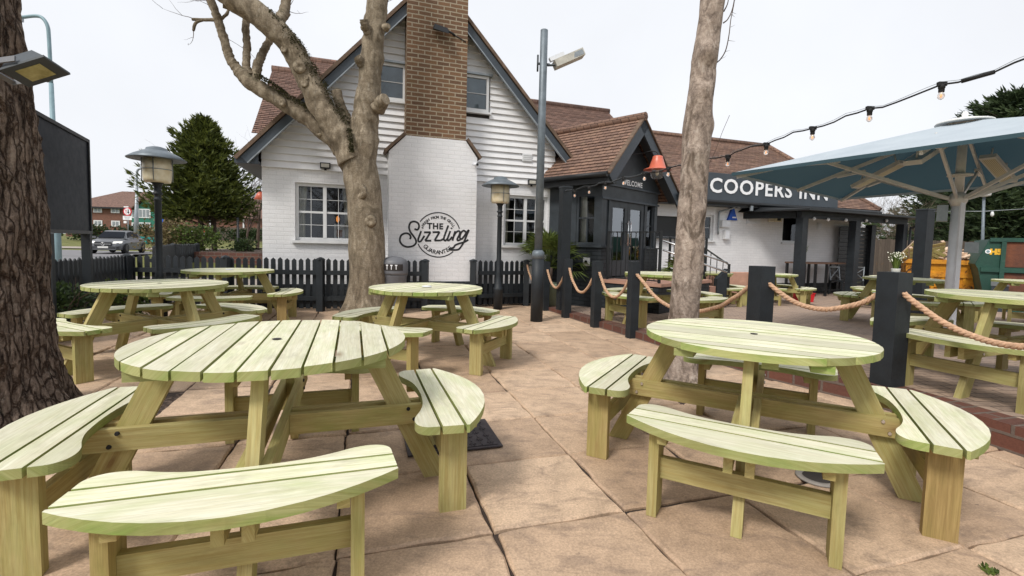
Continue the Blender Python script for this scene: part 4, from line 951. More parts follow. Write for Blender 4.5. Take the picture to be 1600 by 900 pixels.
m = MB(); m.tube([q(.9, -1.4, .05), q(.9, -1.4, 1.9)], .018, 8); m.build('upright', 'chrome', t_)
m = MB(); m.prism([(4.75, 11.75), (6.05, 12.05), (6.0, 12.5), (4.7, 12.2)], -.2, .66); o = m.build('ramp_wall', 'pink_render', None, .02); tag(o, 'low pinkish rendered ramp wall below the white wing wall', 'low wall')
# ------------------------------------------------------------------ shelter beside the wing
SA = .42; su = Vector((math.cos(SA), math.sin(SA), 0)); sv = Vector((-math.sin(SA), math.cos(SA), 0)); SP = Vector((7.9, 13.6, 0))
sh = thing('smoking_shelter', 'open black timber shelter with a low felt roof on posts against the wing wall', 'shelter', SP, SA)
BZ = -.12
for x, y in ((0, 0), (2.35, 0), (4.75, 0), (-.75, 1.75), (4.6, .85)):
    m = MB(); m.box(x - .11, x + .11, y - .11, y + .11, BZ, 2.16); m.build('post', 'dark_post', sh, .01)
m = MB(); m.box(-.13, 4.9, -.07, .07, 2.162, 2.34); m.build('front_beam', 'dark_post', sh, .008)
m = MB(); m.beam((-.02, .16, 2.25), (-.85, 1.9, 2.25), .12, .17, wooduv=False); m.build('side_beam', 'dark_post', sh, .008)
m = MB(); m.solid([(-.30, -.42, 2.345), (5.35, -.42, 2.345), (5.35, 3, 2.345), (-.95, 3, 2.345), (-.95, 1.6, 2.345)], [(-.30, -.42, 2.40), (5.35, -.42, 2.40), (4.6, 3, 2.62), (-.6, 3, 2.62), (-.75, 1.7, 2.52)]); m.build('roof', 'black_paint', sh, .01)
m = MB()
for k in range(16): m.box(3.0, 4.48, .84, .86, .0 + k * .13, .118 + k * .13)
m.build('slatted_screen', 'black_paint', sh)
m = MB(); m.tube(curve([(5.0, -.45, 2.36), (5.02, -.40, 2.2), (4.92, -.2, 2.05), (4.9, -.16, 1.9), (4.9, -.16, -.1)], 5), .035, 8); m.build('downpipe', 'black_paint', sh)
t_ = thing('string_lights', 'short string of small white bulbs along the front of the shelter', 'string lights', SP, SA)
m = MB(); m.tube([(.35, -.09, 2.24), (1.6, -.09, 2.26), (4.9, -.30, 2.36)], .006, 5); m.build('cable', 'cable_black', t_)
for x, z in ((.35, 2.2), (.95, 2.2), (1.75, 2.22), (2.7, 2.25), (3.7, 2.29)):
    m = MB(); m.lathe([(.015, 0), (.04, -.03), (.045, -.06), (.02, -.10)][::-1], 10, (x, -.11, z)); m.build('bulb', 'white_frame', t_)
t_ = thing('extractor_lamp', 'cream box lamp under the left eave of the shelter', 'lamp', PW(13.55, WY - .25, 2.18), PA); m = MB(); m.box(-.16, .16, -.1, .1, -.08, .08); m.build('case', 'lamp_diffuser', t_, .01); m = MB(); m.box(-.02, .12, -.104, -.101, -.05, .05); m.build('grille', 'black_paint', t_)
# tall bar table, stools, chairs, crate, pots
BT = SP + su * .55 + sv * .55; bt = thing('bar_table', 'long high brown topped bar table on black metal legs under the shelter', 'bar table', (BT.x, BT.y, BZ), SA)
m = MB(); m.box(0, 2.15, -.32, .32, .985, 1.03); m.build('tabletop', 'table_brown', bt, .004)
for x in (.06, .55, 1.05, 2.09):
    for y in (-.28, .28):
        m = MB(); m.box(x - .03, x + .03, y - .03, y + .03, 0, .984); m.build('leg', 'black_paint', bt)
m = MB(); m.box(.9, 2.06, -.30, -.27, .18, .22); m.box(.1, 2.06, .27, .30, .18, .22); m.build('foot_rail', 'black_paint', bt)
def potplant(lab, loc, h, r, n, flowers=False, pot='white_pot', mat='leaf_grass', cat='plant', grp='potted grasses on the tables'):
    t_ = thing('potted_plant', lab, cat, loc, 0, grp); m = MB(); m.lathe([(r * .8, 0), (r, r * 1.5), (r * 1.02, r * 1.55), (r * .9, r * 1.55), (r * .85, r * 1.4)], 18); m.build('pot', pot, t_)
    m = MB(); rr = random.Random(n)
    for _ in range(n):
        a = rr.uniform(0, 6.28); t0 = rr.uniform(0, .5) * r; ln = h * rr.uniform(.6, 1.1); lean = rr.uniform(.1, .75) * h * .55; p = Vector((t0 * math.cos(a), t0 * math.sin(a), r * 1.4)); w_ = Vector((-math.sin(a), math.cos(a), 0)) * .007
        q1 = p + Vector((math.cos(a) * lean * .4, math.sin(a) * lean * .4, ln * .6)); q2 = p + Vector((math.cos(a) * lean, math.sin(a) * lean, ln)); m.face([p - w_, p + w_, q1 + w_, q1 - w_]); m.face([q1 - w_, q1 + w_, q2])
    m.build('leaves', mat, t_)
    if flowers:
        m = MB()
        for _ in range(70):
            a = rr.uniform(0, 6.28); q = Vector((rr.uniform(0, .5) * h * math.cos(a), rr.uniform(0, .5) * h * math.sin(a), r * 1.5 + h * rr.uniform(.4, 1.0))); m.disc(q, .016, 6, ((1, 0, 0), (0, .4, .9)))
        m.build('flowers', 'flower_white', t_)
p = BT + su * .28 - sv * .05; potplant('grass in a white pot on the left end of the high brown bar table', (p.x, p.y, BZ + 1.031), .38, .11, 160)
def stool(x, y, lab):
    p = SP + su * x + sv * y; t_ = thing('bar_stool', lab, 'stool', (p.x, p.y, BZ), SA + .3, 'black bar stools under the shelter')
    m = MB(); m.box(-.18, .18, -.18, .18, .70, .75); m.build('seat', 'dark_post', t_, .006)
    for a in (-1, 1):
        for b in (-1, 1): m = MB(); m.beam((a * .19, b * .19, 0), (a * .14, b * .14, .70), .035, .035, (1, 0, 0), False); m.build('leg', 'dark_post', t_)
    m = MB(); m.box(-.17, .17, -.165, -.14, .28, .31); m.box(-.17, .17, .14, .165, .28, .31); m.build('foot_rail', 'dark_post', t_)
stool(1.55, 1.35, 'black square bar stool behind the long high bar table'); stool(2.25, 1.4, 'black bar stool behind the right end of the bar table, next to the cross-backed chairs')
def xchair(x, y, rz, lab):
    p = SP + su * x + sv * y; t_ = thing('metal_chair', lab, 'chair', (p.x, p.y, BZ), rz, 'black metal chairs under the shelter')
    m = MB(); m.box(-.21, .21, -.21, .21, .44, .465); m.build('seat', 'dark_post', t_, .006)
    for a, b in ((-1, -1), (1, -1), (-1, 1), (1, 1)): m = MB(); m.beam((a * .22, b * .23, 0), (a * .19, b * .19, .44), .03, .03, (1, 0, 0), False); m.build('leg', 'dark_post', t_)
    m = MB(); m.beam((-.19, .20, .46), (-.20, .28, .90), .03, .03, (1, 0, 0), False); m.beam((.19, .20, .46), (.20, .28, .90), .03, .03, (1, 0, 0), False); m.beam((-.21, .28, .88), (.21, .28, .88), .03, .04, (0, 0, 1), False); m.beam((-.19, .21, .52), (.19, .275, .84), .025, .02, (0, 1, 0), False); m.beam((.19, .211, .52), (-.19, .276, .84), .025, .02, (0, 1, .2), False); m.build('backrest', 'grey_metal', t_)
xchair(2.55, .42, .3, 'black metal cross-backed chair right of the bar table'); xchair(3.25, .40, -.6, 'black metal chair by the slatted screen of the shelter')
t_ = thing('red_crate', 'red plastic crate with a white triangle on the paving beside the bar table', 'crate', (7.55, 12.75, tz(0, 12.7)), .15)
m = MB(); m.solid([(-.20, -.14, 0), (.20, -.14, 0), (.20, .14, 0), (-.20, .14, 0)], [(-.23, -.16, .22), (.23, -.16, .22), (.23, .16, .22), (-.23, .16, .22)]); m.build('body', 'red_plastic', t_, .012); m = MB(); m.face([(-.085, -.153, .035), (.085, -.153, .035), (0, -.168, .185)]); m.build('triangle_mark', 'white_frame', t_)
m = MB(); m.box(-.24, .24, -.17, .17, .221, .24); m.build('rim', 'red_plastic', t_, .006)
t_ = thing('trestle_table', 'pale grey cross-legged table behind the large roped post', 'table', (9.55, 12.3, -.12), .5)
m = MB(); m.box(-.55, .55, -.35, .35, .70, .745); m.build('tabletop', 'grey_wood', t_, .004)
for x in (-.4, .4):
    m = MB(); m.beam((x, -.38, 0), (x, .33, .70), .035, .07, wooduv=False); m.build('crossed_leg', 'grey_wood', t_); m = MB(); m.beam((x + .037, .38, 0), (x + .037, -.33, .70), .035, .07, wooduv=False); m.build('crossed_leg', 'grey_wood', t_)
potplant('white flowered plant in a white pot just behind the large roped post', (9.45, 12.1, .70), .42, .10, 190, True)

# ------------------------------------------------------------------ picket fences
def picket_fence(lab, pts, posts, h=.90, pitch=.105, pw=.072, z=0., back=False):
    pts = [Vector((*p, 0)) for p in pts]; t_ = thing('picket_fence', lab, 'fence', (pts[0].x, pts[0].y, z), 0, 'black picket fences round the patio'); O = pts[0]
    m = MB()
    for a, b in zip(pts, pts[1:]):
        d = (b - a); L = d.length; d.normalize(); nrm = Vector((d.y, -d.x, 0)); n = int(L / pitch)
        if nrm.y > 0: nrm = -nrm
        for k in range(n):
            c = a - O + d * (k + .5) * L / n; j = random.uniform(-.008, .008); w_ = d * pw / 2; H = h + j; th = nrm * .018
            f = [c - w_, c + w_, c + w_ + Vector((0, 0, H - .035)), c + Vector((0, 0, H)), c - w_ + Vector((0, 0, H - .035))]
            f = [p + Vector((0, 0, .04)) if p.z == 0 else p for p in f]; m.solid([p for p in f], [p - th for p in f])
    m.build('picket_panel', 'dark_post', t_)
    for a, b in zip(pts, pts[1:]):
        d = (b - a).normalized(); nrm = Vector((d.y, -d.x, 0)); nrm = -nrm if nrm.y > 0 else nrm
        for zz in (.22, .66): m = MB(); m.beam(a - O + nrm * .035 + Vector((0, 0, zz)), b - O + nrm * .035 + Vector((0, 0, zz)), .035, .075, wooduv=False); m.build('rail', 'dark_post', t_)
    for x, y in posts:
        p = Vector((x, y, 0)) - O; m = MB(); s_ = .055; m.solid([p + Vector((-s_, -s_, 0)), p + Vector((s_, -s_, 0)), p + Vector((s_, s_, 0)), p + Vector((-s_, s_, 0))], [p + Vector((-s_, -s_, h - .02)), p + Vector((s_, -s_, h - .02)), p + Vector((s_, s_, h - .02)), p + Vector((-s_, s_, h - .02))]); m.lathe([(.085, h - .02), (.075, h), (.02, h + .025)], 4, p, False); m.build('post', 'dark_post', t_, .006)
K = (-6.35, 7.85)
picket_fence('black picket fence running past the black sign board towards the dark trunk', [(-5.15, 4.2), (-5.72, 5.9), K], [(-5.72, 5.86)])
picket_fence('long black picket fence before the white wall, from corner post to chimney', [K, (-4.42, 8.10), (-3.2, 8.26), (-1.68, 8.60)], [(K[0] + .05, K[1] - .1), (-4.85, 7.98), (-3.36, 8.18), (-1.66, 8.58)])
picket_fence('short black picket fence below the right window, between chimney and lamp pole', [(-.78, 9.22), (.12, 9.70)], [(-.86, 9.14), (.16, 9.66)])
picket_fence('black picket fence going back from the patio corner beside the bushes and conifer', [(-7.9, 10.4), (-9.7, 13.6), (-10.0, 15.0)], [(-9.7, 13.55), (-10.0, 15.0)], z=.02, h=.98)

# ------------------------------------------------------------------ posts and ropes
POSTS = [(.52, 9.0, .11, .92, 0, 'short'), (.83, 8.17, .125, 1.0, 0, ''), (1.185, 7.26, .12, 1.0, 0, ''), (1.545, 6.45, .12, 1.03, 0, ''), (2.36, 4.68, .165, .97, .10, 'wide'), (2.98, 3.82, .165, .92, .155, 'large'), (3.30, 2.35, .165, .92, .16, '')]
PL = ['slim black rope post nearest the pub wall, in front of the palm pot', 'slim black rope post standing in front of the tall black post at the porch corner', 'slim black rope post in front of the dark porch brickwork', 'slim black rope post nearest the leaning trunk, standing at the terrace edge', 'thick black rope post just right of the leaning trunk, behind the right foreground table', 'large black rope post at the right end of the right foreground table', 'black rope post past the right edge']
for (x, y, s_, h, z0, _), lab in zip(POSTS, PL):
    t_ = thing('rope_post', lab, 'post', (x, y, z0), .33, 'black square posts carrying the rope'); m = MB(); a = s_ / 2; m.box(-a, a, -a, a, -.03, h); m.build('post', 'dark_post', t_, .008)
def rope(a, b, sag, lab, r=.020):
    a, b = Vector(a), Vector(b); n = 90; P = [a.lerp(b, k / n) - Vector((0, 0, sag * (1 - (2 * k / n - 1) ** 2))) for k in range(n + 1)]
    m = MB(); L = sum((q - p).length for p, q in zip(P, P[1:])); d0 = (b - a).normalized(); side = d0.cross(Vector((0, 0, 1))).normalized()
    N = int(L / .008)
    for s_ in range(3):
        pts = []
        for k in range(N + 1):
            f = k / N * n; i = min(int(f), n - 1); p = P[i].lerp(P[i + 1], f - i); d = (P[i + 1] - P[i]).normalized(); u2 = side.cross(d); an = k / N * L / (.105 * r / .02) * 2 * PI + s_ * 2.094 + .5 * noise.noise(p * 3.)
            p = p + Vector((noise.noise(p * 5.), noise.noise(p * 5. + Vector((9, 0, 0))), noise.noise(p * 4. + Vector((0, 9, 0))))) * .012; pts.append(p + (side * math.cos(an) + u2 * math.sin(an)) * r * .52)
        m.tube(pts, r * .60, 7)
    o = m.build('rope', 'rope_fibre'); tag(o, lab, 'rope', 'ropes slung between the black posts')
def ptop(i, s_): x, y, w_, h, z0, _ = POSTS[i]; return Vector((x, y, z0 + h - .16))
RL = ['short steep rope loop in front of the green palm pot', 'rope loop in front of the dark brickwork, left of the porch window side', 'rope loop below the porch doors with the landing edge behind it', 'rope passing behind the leaning trunk to the thick post', 'rope sagging between the thick post and the large post by the right foreground table', 'thick rope sagging from the large post to the right edge of the picture']
for i, (sg_, lab) in enumerate(zip((.33, .36, .35, .40, .20, .26), RL)):
    a, b = ptop(i, 0), ptop(i + 1, 0); d = (b - a).normalized(); rope(a + d * POSTS[i][2] * .5, b - d * POSTS[i + 1][2] * .5, sg_, lab, .020 if i < 3 else .021)
rope(Vector((.17, 9.62, .82)), Vector((.50, 9.04, .80)), .34, 'short rope from the picket fence end post towards the pole', .018)
def tall_post(x, y, h, s_, lab, z0):
    t_ = thing('tall_post', lab, 'post', (x, y, z0), .33, 'tall black posts for the string lights'); m = MB(); m.box(-s_ / 2, s_ / 2, -s_ / 2, s_ / 2, 0, h - .02); m.build('post', 'dark_post', t_, .008); m = MB(); m.box(-s_ / 2 - .01, s_ / 2 + .01, -s_ / 2 - .01, s_ / 2 + .01, h - .0195, h); m.build('cap', 'dark_paint', t_)
tall_post(.80, 8.62, 2.20, .17, 'tall black post at the porch corner carrying the start of the string lights', .06)
tall_post(7.5, 9.0, 2.02, .20, 'tall black post in front of the orange skip, left of the parasol pole', .04)
def slant_bollard(x, y, rz, lab, w_, d_, h, z0, mat='dark_post'):
    t_ = thing('slant_top_bollard', lab, 'bollard', (x, y, z0), rz, 'slant-topped dark bollards'); m = MB(); m.solid([(-w_ / 2, -d_ / 2, 0), (w_ / 2, -d_ / 2, 0), (w_ / 2, d_ / 2, 0), (-w_ / 2, d_ / 2, 0)], [(-w_ / 2, -d_ / 2, h - .22), (w_ / 2, -d_ / 2, h), (w_ / 2, d_ / 2, h), (-w_ / 2, d_ / 2, h - .22)]); m.build('post', mat, t_, .008)
    m = MB(); m.box(w_ / 2 + .001, w_ / 2 + .006, -d_ * .35, d_ * .35, h * .45, h * .85); m.build('notice_plate', 'grey_metal', t_)
slant_bollard(4.28, 10.2, .1, 'black bollard with a slanting top, right of the leaning trunk', .22, .14, .82, .0)
t_ = thing('slant_top_bollard', 'dark blue bollard with a pale sloping cap in front of the rusty container', 'bollard', (11.1, 11.1, -.08), .4, 'slant-topped dark bollards')
m = MB(); m.box(-.13, .13, -.10, .10, 0, .62); m.build('post', 'fascia_paint', t_, .008); m = MB(); m.solid([(-.14, -.11, .621), (.14, -.11, .621), (.14, .11, .621), (-.14, .11, .621)], [(-.14, -.11, .64), (.14, -.11, .64), (.14, .11, .73), (-.14, .11, .73)]); m.build('cap', 'grey_metal', t_, .004)

# ------------------------------------------------------------------ lamps
def garden_lamp(x, y, k, lab):
    t_ = thing('garden_lamp', lab, 'lamp post', (x, y, 0), 0, 'mushroom topped garden lamp posts')
    m = MB(); m.lathe([(.085, 0), (.085, .34), (.095, .36), (.095, .40), (.075, .42), (.05, .66), (.055, .69), (.045, .72), (.042, 1.72), (.05, 1.73), (.05, 1.745), (.04, 1.76), (.04, 1.80), (.058, 1.81), (.058, 1.825), (.043, 1.84), (.045, 1.92), (.06, 1.95), (.075, 1.97)], 20); m.build('column', 'dark_post', t_)
    m = MB(); m.lathe([(.085, 1.972), (.155, 1.975), (.165, 2.02), (.172, 2.17), (.165, 2.30)], 28); m.build('diffuser', 'lamp_diffuser', t_)
    m = MB(); m.lathe([(.06, 2.14), (.095, 2.17), (.10, 2.185), (.07, 2.2), (.105, 2.225), (.07, 2.24), (.10, 2.27), (.05, 2.29)], 20); m.build('reflector', 'beige_metal', t_)
    m = MB()
    for q in range(4): a = q * PI / 2 + .4; m.tube([(.18 * math.cos(a), .18 * math.sin(a), 1.99), (.18 * math.cos(a), .18 * math.sin(a), 2.31)], .006, 6)
    m.tube([(.178 * math.cos(a * .2618), .178 * math.sin(a * .2618), 2.15) for a in range(25)], .005, 6); m.build('cage', 'grey_metal', t_)
    m = MB(); m.lathe([(.165, 2.302), (.345, 2.285), (.35, 2.295), (.27, 2.35), (.16, 2.405), (.135, 2.41), (.12, 2.445), (.06, 2.465), (.005, 2.47)], 36); m.build('shade', 'galvanised', t_)
    t_.scale = (k, k, k)
garden_lamp(-.372, 9.02, 1.0, 'black garden lamp post with a grey mushroom hood in front of the right window')
garden_lamp(-5.03, 6.75, .99, 'black garden lamp post with a grey mushroom hood left of the conifer')
t_ = thing('lamp_pole', 'tall grey pole with a tilted floodlight at its top, standing at the patio edge', 'lamp post', (.306, 7.68, 0), .2)
m = MB(); m.lathe([(.098, 0), (.098, .62), (.098, 1.0)], 20); m.build('sleeve', 'dark_post', t_); m = MB(); m.lathe([(.10, 1.001), (.10, 1.10), (.07, 1.14)], 20); m.build('collar', 'galvanised', t_)
m = MB(); m.lathe([(.062, 1.12), (.058, 4.53), (.05, 4.535)], 18); m.build('pole', 'galvanised', t_)
m = MB(); m.tube([(-.10, 0, 4.02), (.10, 0, 4.02)], .02, 8); m.tube([(-.09, 0, 3.9), (-.09, 0, 4.15)], .014, 6); m.tube([(.06, -.02, 4.0), (.25, -.03, 4.02), (.33, -.02, 4.10)], .018, 8); m.build('bracket', 'dark_paint', t_)
m = MB(); m.beam((.18, 0, 4.02), (.62, -.02, 4.24), .20, .11, wooduv=False); m.build('floodlight', 'beige_metal', t_, .012); m = MB(); m.beam((.36, -.102, 4.11), (.60, -.123, 4.23), .004, .075, wooduv=False); m.build('lens', 'grey_metal', t_); m = MB(); m.beam((.10, 0, 4.09), (.32, -.01, 4.20), .07, .06, wooduv=False); m.build('gear_box', 'white_metal', t_, .01)

# string lights from the tall post, behind the trunk, to the upper right
t_ = thing('string_lights', 'long black festoon cable with clear bulbs rising from the porch post to the upper right', 'string lights', (0, 0, 0))
sl_ = lambda s: Vector((.4218 * 5.16 + .035 * 5.16 * s, 5.16 * (1 - .084 * s), 2.215 + (.0079 * s if s < 0 else .042 * s) - .0022 * (s - 5) * (s - 0) * 0))
cb = [sl_(-7.8 + k * .2) + Vector((0, 0, .012 * math.sin(k * 1.1) + .006 * math.sin(k * 2.7))) for k in range(79)]
m = MB(); m.tube(cb, .0065, 6); m.build('cable', 'cable_black', t_); m = MB(); m.tube([c_ + Vector((0, 0, .016 + .004 * math.sin(i))) for i, c_ in enumerate(cb)], .0018, 4); m.build('catenary_wire', 'grey_metal', t_)
def festoon(c):
    m = MB(); m.box(-.028 + c.x, .028 + c.x, c.y - .012, c.y + .012, c.z - .012, c.z + .016); m.lathe([(.016, -.054), (.018, -.050), (.018, -.028), (.021, -.026), (.021, -.008), (.014, .0)], 12, c); s_ = m.build('socket', 'rubber', t_)
    m = MB(); m.lathe([(.003, -.104), (.014, -.098), (.021, -.086), (.0205, -.073), (.014, -.058), (.012, -.053)], 14, c); m.build('bulb', 'bulb_glass', s_)
    m = MB(); m.lathe([(.003, -.088), (.006, -.08), (.003, -.064)], 8, c); m.build('filament', 'warm_bulb', s_)
for s in range(-7, 7): i = int(round((s + 7.8) / .2)); festoon(cb[i])
m = MB(); a, b = cb[int((4 + 7.8) / .2) + 1], cb[int((4 + 7.8) / .2) + 3]; m.tube([a + (b - a) * .1, b], .014, 8); m.build('cable_joint', 'rubber', t_)
t_ = thing('string_lights', 'pale cable with a few small bulbs passing behind the parasol pole', 'string lights', (7.5, 9., 2.0))
m = MB(); m.tube([(0, 0, .02), (.6, -.5, .0), (1.4, -1.1, .06)], .006, 5); m.build('cable', 'grey_metal', t_)
for f in (.12, .5, .92): m = MB(); m.lathe([(.012, -.09), (.026, -.06), (.022, -.03), (.012, 0)], 10, (1.4 * f, -1.1 * f, .0)); m.build('bulb', 'white_frame', t_)

# ------------------------------------------------------------------ parasol
pc = Vector((5.13, 5.713, 0)); pu = Vector((.780, .626, 0)); pw_ = Vector((.626, -.780, 0)); HF = 1.813; ZE, ZA = 2.211, 2.777
par = thing('giant_parasol', 'large square blue grey parasol with pale struts and heaters over the terrace', 'parasol', (pc.x, pc.y, tz(0, 5.8)))
bz = tz(0, 5.8)
def PQ(a, b, z): v = pu * a * HF + pw_ * b * HF; return Vector((v.x, v.y, z - bz + .062 * b - .01 * a))   # the canopy hangs a little askew
def cz(a, b): r = max(abs(a), abs(b)); return ZA - (ZA - ZE) * r
m = MB(); N = 12
for q in range(4):
    c, s = [(1, 0), (0, 1), (-1, 0), (0, -1)][q]
    for i in range(N):
        for j in range(N):
            P = []
            for a, b in ((i, j), (i + 1, j), (i + 1, j + 1), (i, j + 1)):
                r = .07 + .93 * a / N; t0 = (b / N * 2 - 1) * r; aa, bb = (r * c - t0 * s, r * s + t0 * c); sag = -.018 * math.sin(PI * r) * (1 - (t0 / max(r, .01)) ** 2); P.append(PQ(aa, bb, cz(aa, bb) + sag))
            m.face(P, smooth=True)
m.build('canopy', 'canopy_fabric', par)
m = MB()
cs = [(-1, -1), (1, -1), (1, 1), (-1, 1)]
for (a, b), (c, d) in zip(cs, cs[1:] + cs[:1]):
    p, q = PQ(a, b, ZE), PQ(c, d, ZE); m.face([p + Vector((0, 0, .004)), q + Vector((0, 0, .004)), q - Vector((0, 0, .035)), p - Vector((0, 0, .035))])
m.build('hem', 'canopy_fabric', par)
m = MB(); m.lathe([(.27, ZA - bz - .03), (.26, ZA - bz - .01), (.14, ZA - bz + .02), (.03, ZA - bz + .04), (.03, ZA - bz + .09), (.012, ZA - bz + .11)], 20); m.build('top_cap', 'white_pot', par)
m = MB(); m.tube([(0, 0, 0), (0, 0, 1.80)], .056, 20); m.box(-.026, .026, -.076, -.05, .3, 1.75); m.build('pole', 'white_metal', par); m = MB(); m.tube([(0, 0, 1.8), (0, 0, ZA - bz - .03)], .045, 20); m.build('upper_mast', 'parasol_metal', par)
m = MB(); m.lathe([(.062, 1.70), (.088, 1.76), (.088, 1.82), (.06, 1.85)], 20); m.build('hub', 'parasol_metal', par); m = MB(); m.lathe([(.12, 2.05), (.12, 2.072)], 20); m.build('collar', 'parasol_metal', par)
ribs = [(a, b) for a in (-1, 0, 1) for b in (-1, 0, 1) if (a, b) != (0, 0)]
for a, b in ribs:
    m = MB(); m.beam(PQ(a * .03, b * .03, ZA - .065), PQ(a * .975, b * .975, ZE - .048), .028, .04, wooduv=False); m.build('rib', 'parasol_metal', par)
    m = MB(); m.beam(PQ(a * .04, b * .04, bz + 1.79), PQ(a * .60, b * .60, cz(.6, 0) - .09), .026, .036, wooduv=False); m.build('strut', 'parasol_metal', par)
    m = MB(); m.beam(PQ(a * .52, b * .52, cz(.52, 0) - .15), PQ(a * .70, b * .70, cz(.70, 0) - .085), .045, .03, wooduv=False); m.build('strut_joint', 'parasol_metal', par)
for a, b in ((-.62, -.10), (.2, -.62), (.62, .15), (-.15, .62)):
    c = PQ(a * .78, b * .78, cz(max(abs(a), abs(b)) * .78, 0) - .20); d = PQ(a, b, 0) - PQ(0, 0, 0); d.z = 0; d.normalize(); sd_ = Vector((-d.y, d.x, 0)); ax_ = (d + Vector((0, 0, -.42))).normalized() * -1
    h = MB(); h.beam(c - ax_ * .33, c + ax_ * .33, .16, .05, (0, 0, 1), False); hb = h.build('heater', 'parasol_metal', par, .006)
    nn = sd_.cross(ax_).normalized(); nn = -nn if nn.z > 0 else nn
    h = MB(); p0 = c + nn * .027; h.face([p0 - ax_ * .29 - sd_ * .062, p0 + ax_ * .29 - sd_ * .062, p0 + ax_ * .29 + sd_ * .062, p0 - ax_ * .29 + sd_ * .062], [(0, 0), (.58, 0), (.58, .12), (0, .12)]); h.build('element', 'heater_element', hb)
    h = MB()
    for s_ in (-1, 1): h.tube([c + ax_ * .24 * s_ + Vector((0, 0, .03)), c + ax_ * .2 * s_ + Vector((0, 0, .17))], .012, 6)
    h.build('hanger', 'parasol_metal', hb)
dcl = Vector((-pc.x, -pc.y, 0)).normalized(); dsl = Vector((dcl.y, -dcl.x, 0))
if dsl.x > 0: dsl = -dsl
for off, z, w_, h_ in ((.13, 1.62, .10, .19), (-.15, 1.22, .12, .12)):
    m = MB(Matrix.Translation(dsl * off + Vector((0, 0, z))) @ Matrix.Rotation(math.atan2(dsl.y, dsl.x), 4, 'Z')); m.box(-w_ / 2, w_ / 2, -.05, .05, -h_ / 2, h_ / 2); m.build('control_box', 'grey_metal', par, .008)

# ------------------------------------------------------------------ litter bin, sign board, floodlight, covers
t_ = thing('litter_bin', 'grey plastic litter bin with domed hood and dark opening, behind the smooth trunk', 'litter bin', (-2.11, 8.20, 0), .15)
m = MB(); m.lathe([(.185, 0), (.19, .02), (.205, .62), (.215, .64), (.215, .66)], 28); m.build('body', 'bin_grey', t_); m = MB(); m.lathe([(.222, .661), (.225, .70), (.225, .86), (.20, .91), (.12, .955), (.03, .97)], 28); hd_ = m.build('hood', 'bin_grey', t_)
def onr(an, z, r): return (r * math.cos(an), r * math.sin(an), z)
m = MB()
for k in range(12): a0 = -PI / 2 + (-.75 + k * .125); a1 = a0 + .125; m.face([onr(a0, .735, .228), onr(a1, .735, .228), onr(a1, .845, .228), onr(a0, .845, .228)], smooth=True)
m.build('opening', 'interior_dark', hd_)
m = MB()
for c_ in (-.45, -.12, .22):
    for a0, a1, z0, z1 in ((-.025, .025, .755, .83), (-.08, .08, .815, .835)): m.face([onr(-PI / 2 + c_ + a0, z0, .2295), onr(-PI / 2 + c_ + a1, z0, .2295), onr(-PI / 2 + c_ + a1, z1, .2297), onr(-PI / 2 + c_ + a0, z1, .2297)])
m.build('litter_symbols', 'letter_white', hd_)
a, b = Vector((-4.40, 3.95, 0)), Vector((-5.63, 6.30, 0)); d = (b - a).normalized(); sb = thing('sign_board', 'glossy black sign board on posts beside the dark trunk', 'sign board', (b.x, b.y, 0), math.atan2(-d.y, -d.x))
L = (b - a).length
m = MB(); m.box(-.02, L, -.03, .03, 1.26, 2.40); m.build('panel', 'sign_black', sb)
m = MB(); m.box(-.035, L, -.045, .045, 2.40, 2.44); m.box(-.035, L, -.045, .045, 1.22, 1.26); m.box(-.06, -.02, -.045, .045, 1.22, 2.44); m.build('frame', 'black_paint', sb, .004)
for x in (.02, 1.3): m = MB(); m.box(x - .045, x + .045, -.045, .045, 0, 1.219); m.build('post', 'dark_post', sb, .006)
fl = thing('floodlight', 'old grey floodlight with yellowed glass bracketed to the dark trunk', 'floodlight', (-2.625, 2.66, 2.09)); fl.scale = (.88, .88, .88)
n_ = Vector((.38, -.22, -.90)).normalized(); e1 = Vector((.126, .015, .05)); e1 = (e1 - n_ * e1.dot(n_)).normalized(); e2 = n_.cross(e1).normalized(); fm = Matrix((( e1.x, e2.x, n_.x, 0), (e1.y, e2.y, n_.y, 0), (e1.z, e2.z, n_.z, 0), (0, 0, 0, 1)))
m = MB(fm); m.solid([(-.09, -.06, -.085), (.05, -.06, -.085), (.05, .06, -.085), (-.09, .06, -.085)], [(-.125, -.085, .0), (.125, -.085, .0), (.125, .085, .0), (-.125, .085, .0)]); m.build('housing', 'fascia_paint', fl, .008)
m = MB(fm); m.box(-.13, .13, -.09, .09, .0005, .014); fr_ = m.build('bezel', 'dark_paint', fl, .005); m = MB(fm); m.box(-.072, .072, -.054, .054, .0145, .017); m.build('glass', 'flood_glass', fl)
m = MB(fm); m.beam((-.02, -.10, -.02), (-.22, -.10, -.06), .01, .035, (0, 0, 1), False); m.beam((-.02, .10, -.02), (-.22, .10, -.06), .01, .035, (0, 0, 1), False); m.beam((-.22, -.105, -.06), (-.22, .105, -.06), .035, .01, (0, 0, 1), False); m.tube([(-.03, -.12, -.02), (-.03, -.09, -.02)], .014, 10); m.build('bracket', 'bin_grey', fl)
mc = thing('manhole_cover', 'dark rectangular steel manhole cover set in the slabs beside the left foreground table', 'manhole cover', (-.60, 2.66, .004), GA)
m = MB(); m.box(0, .56, 0, .46, 0, .008); m.build('frame', 'steel_cover', mc, .002); m = MB(); m.box(.025, .535, .025, .435, .0082, .012)
for i in range(9):
    for j in range(7):
        x, y = .055 + i * .055, .055 + j * .055
        for an in (0, PI / 3, -PI / 3) if (i + j) % 2 == 0 else (PI / 2,): c, s = math.cos(an) * .021, math.sin(an) * .021; m.beam((x - c, y - s, .0135), (x + c, y + s, .0135), .007, .004, wooduv=False)
m.build('plate', 'steel_cover', mc)
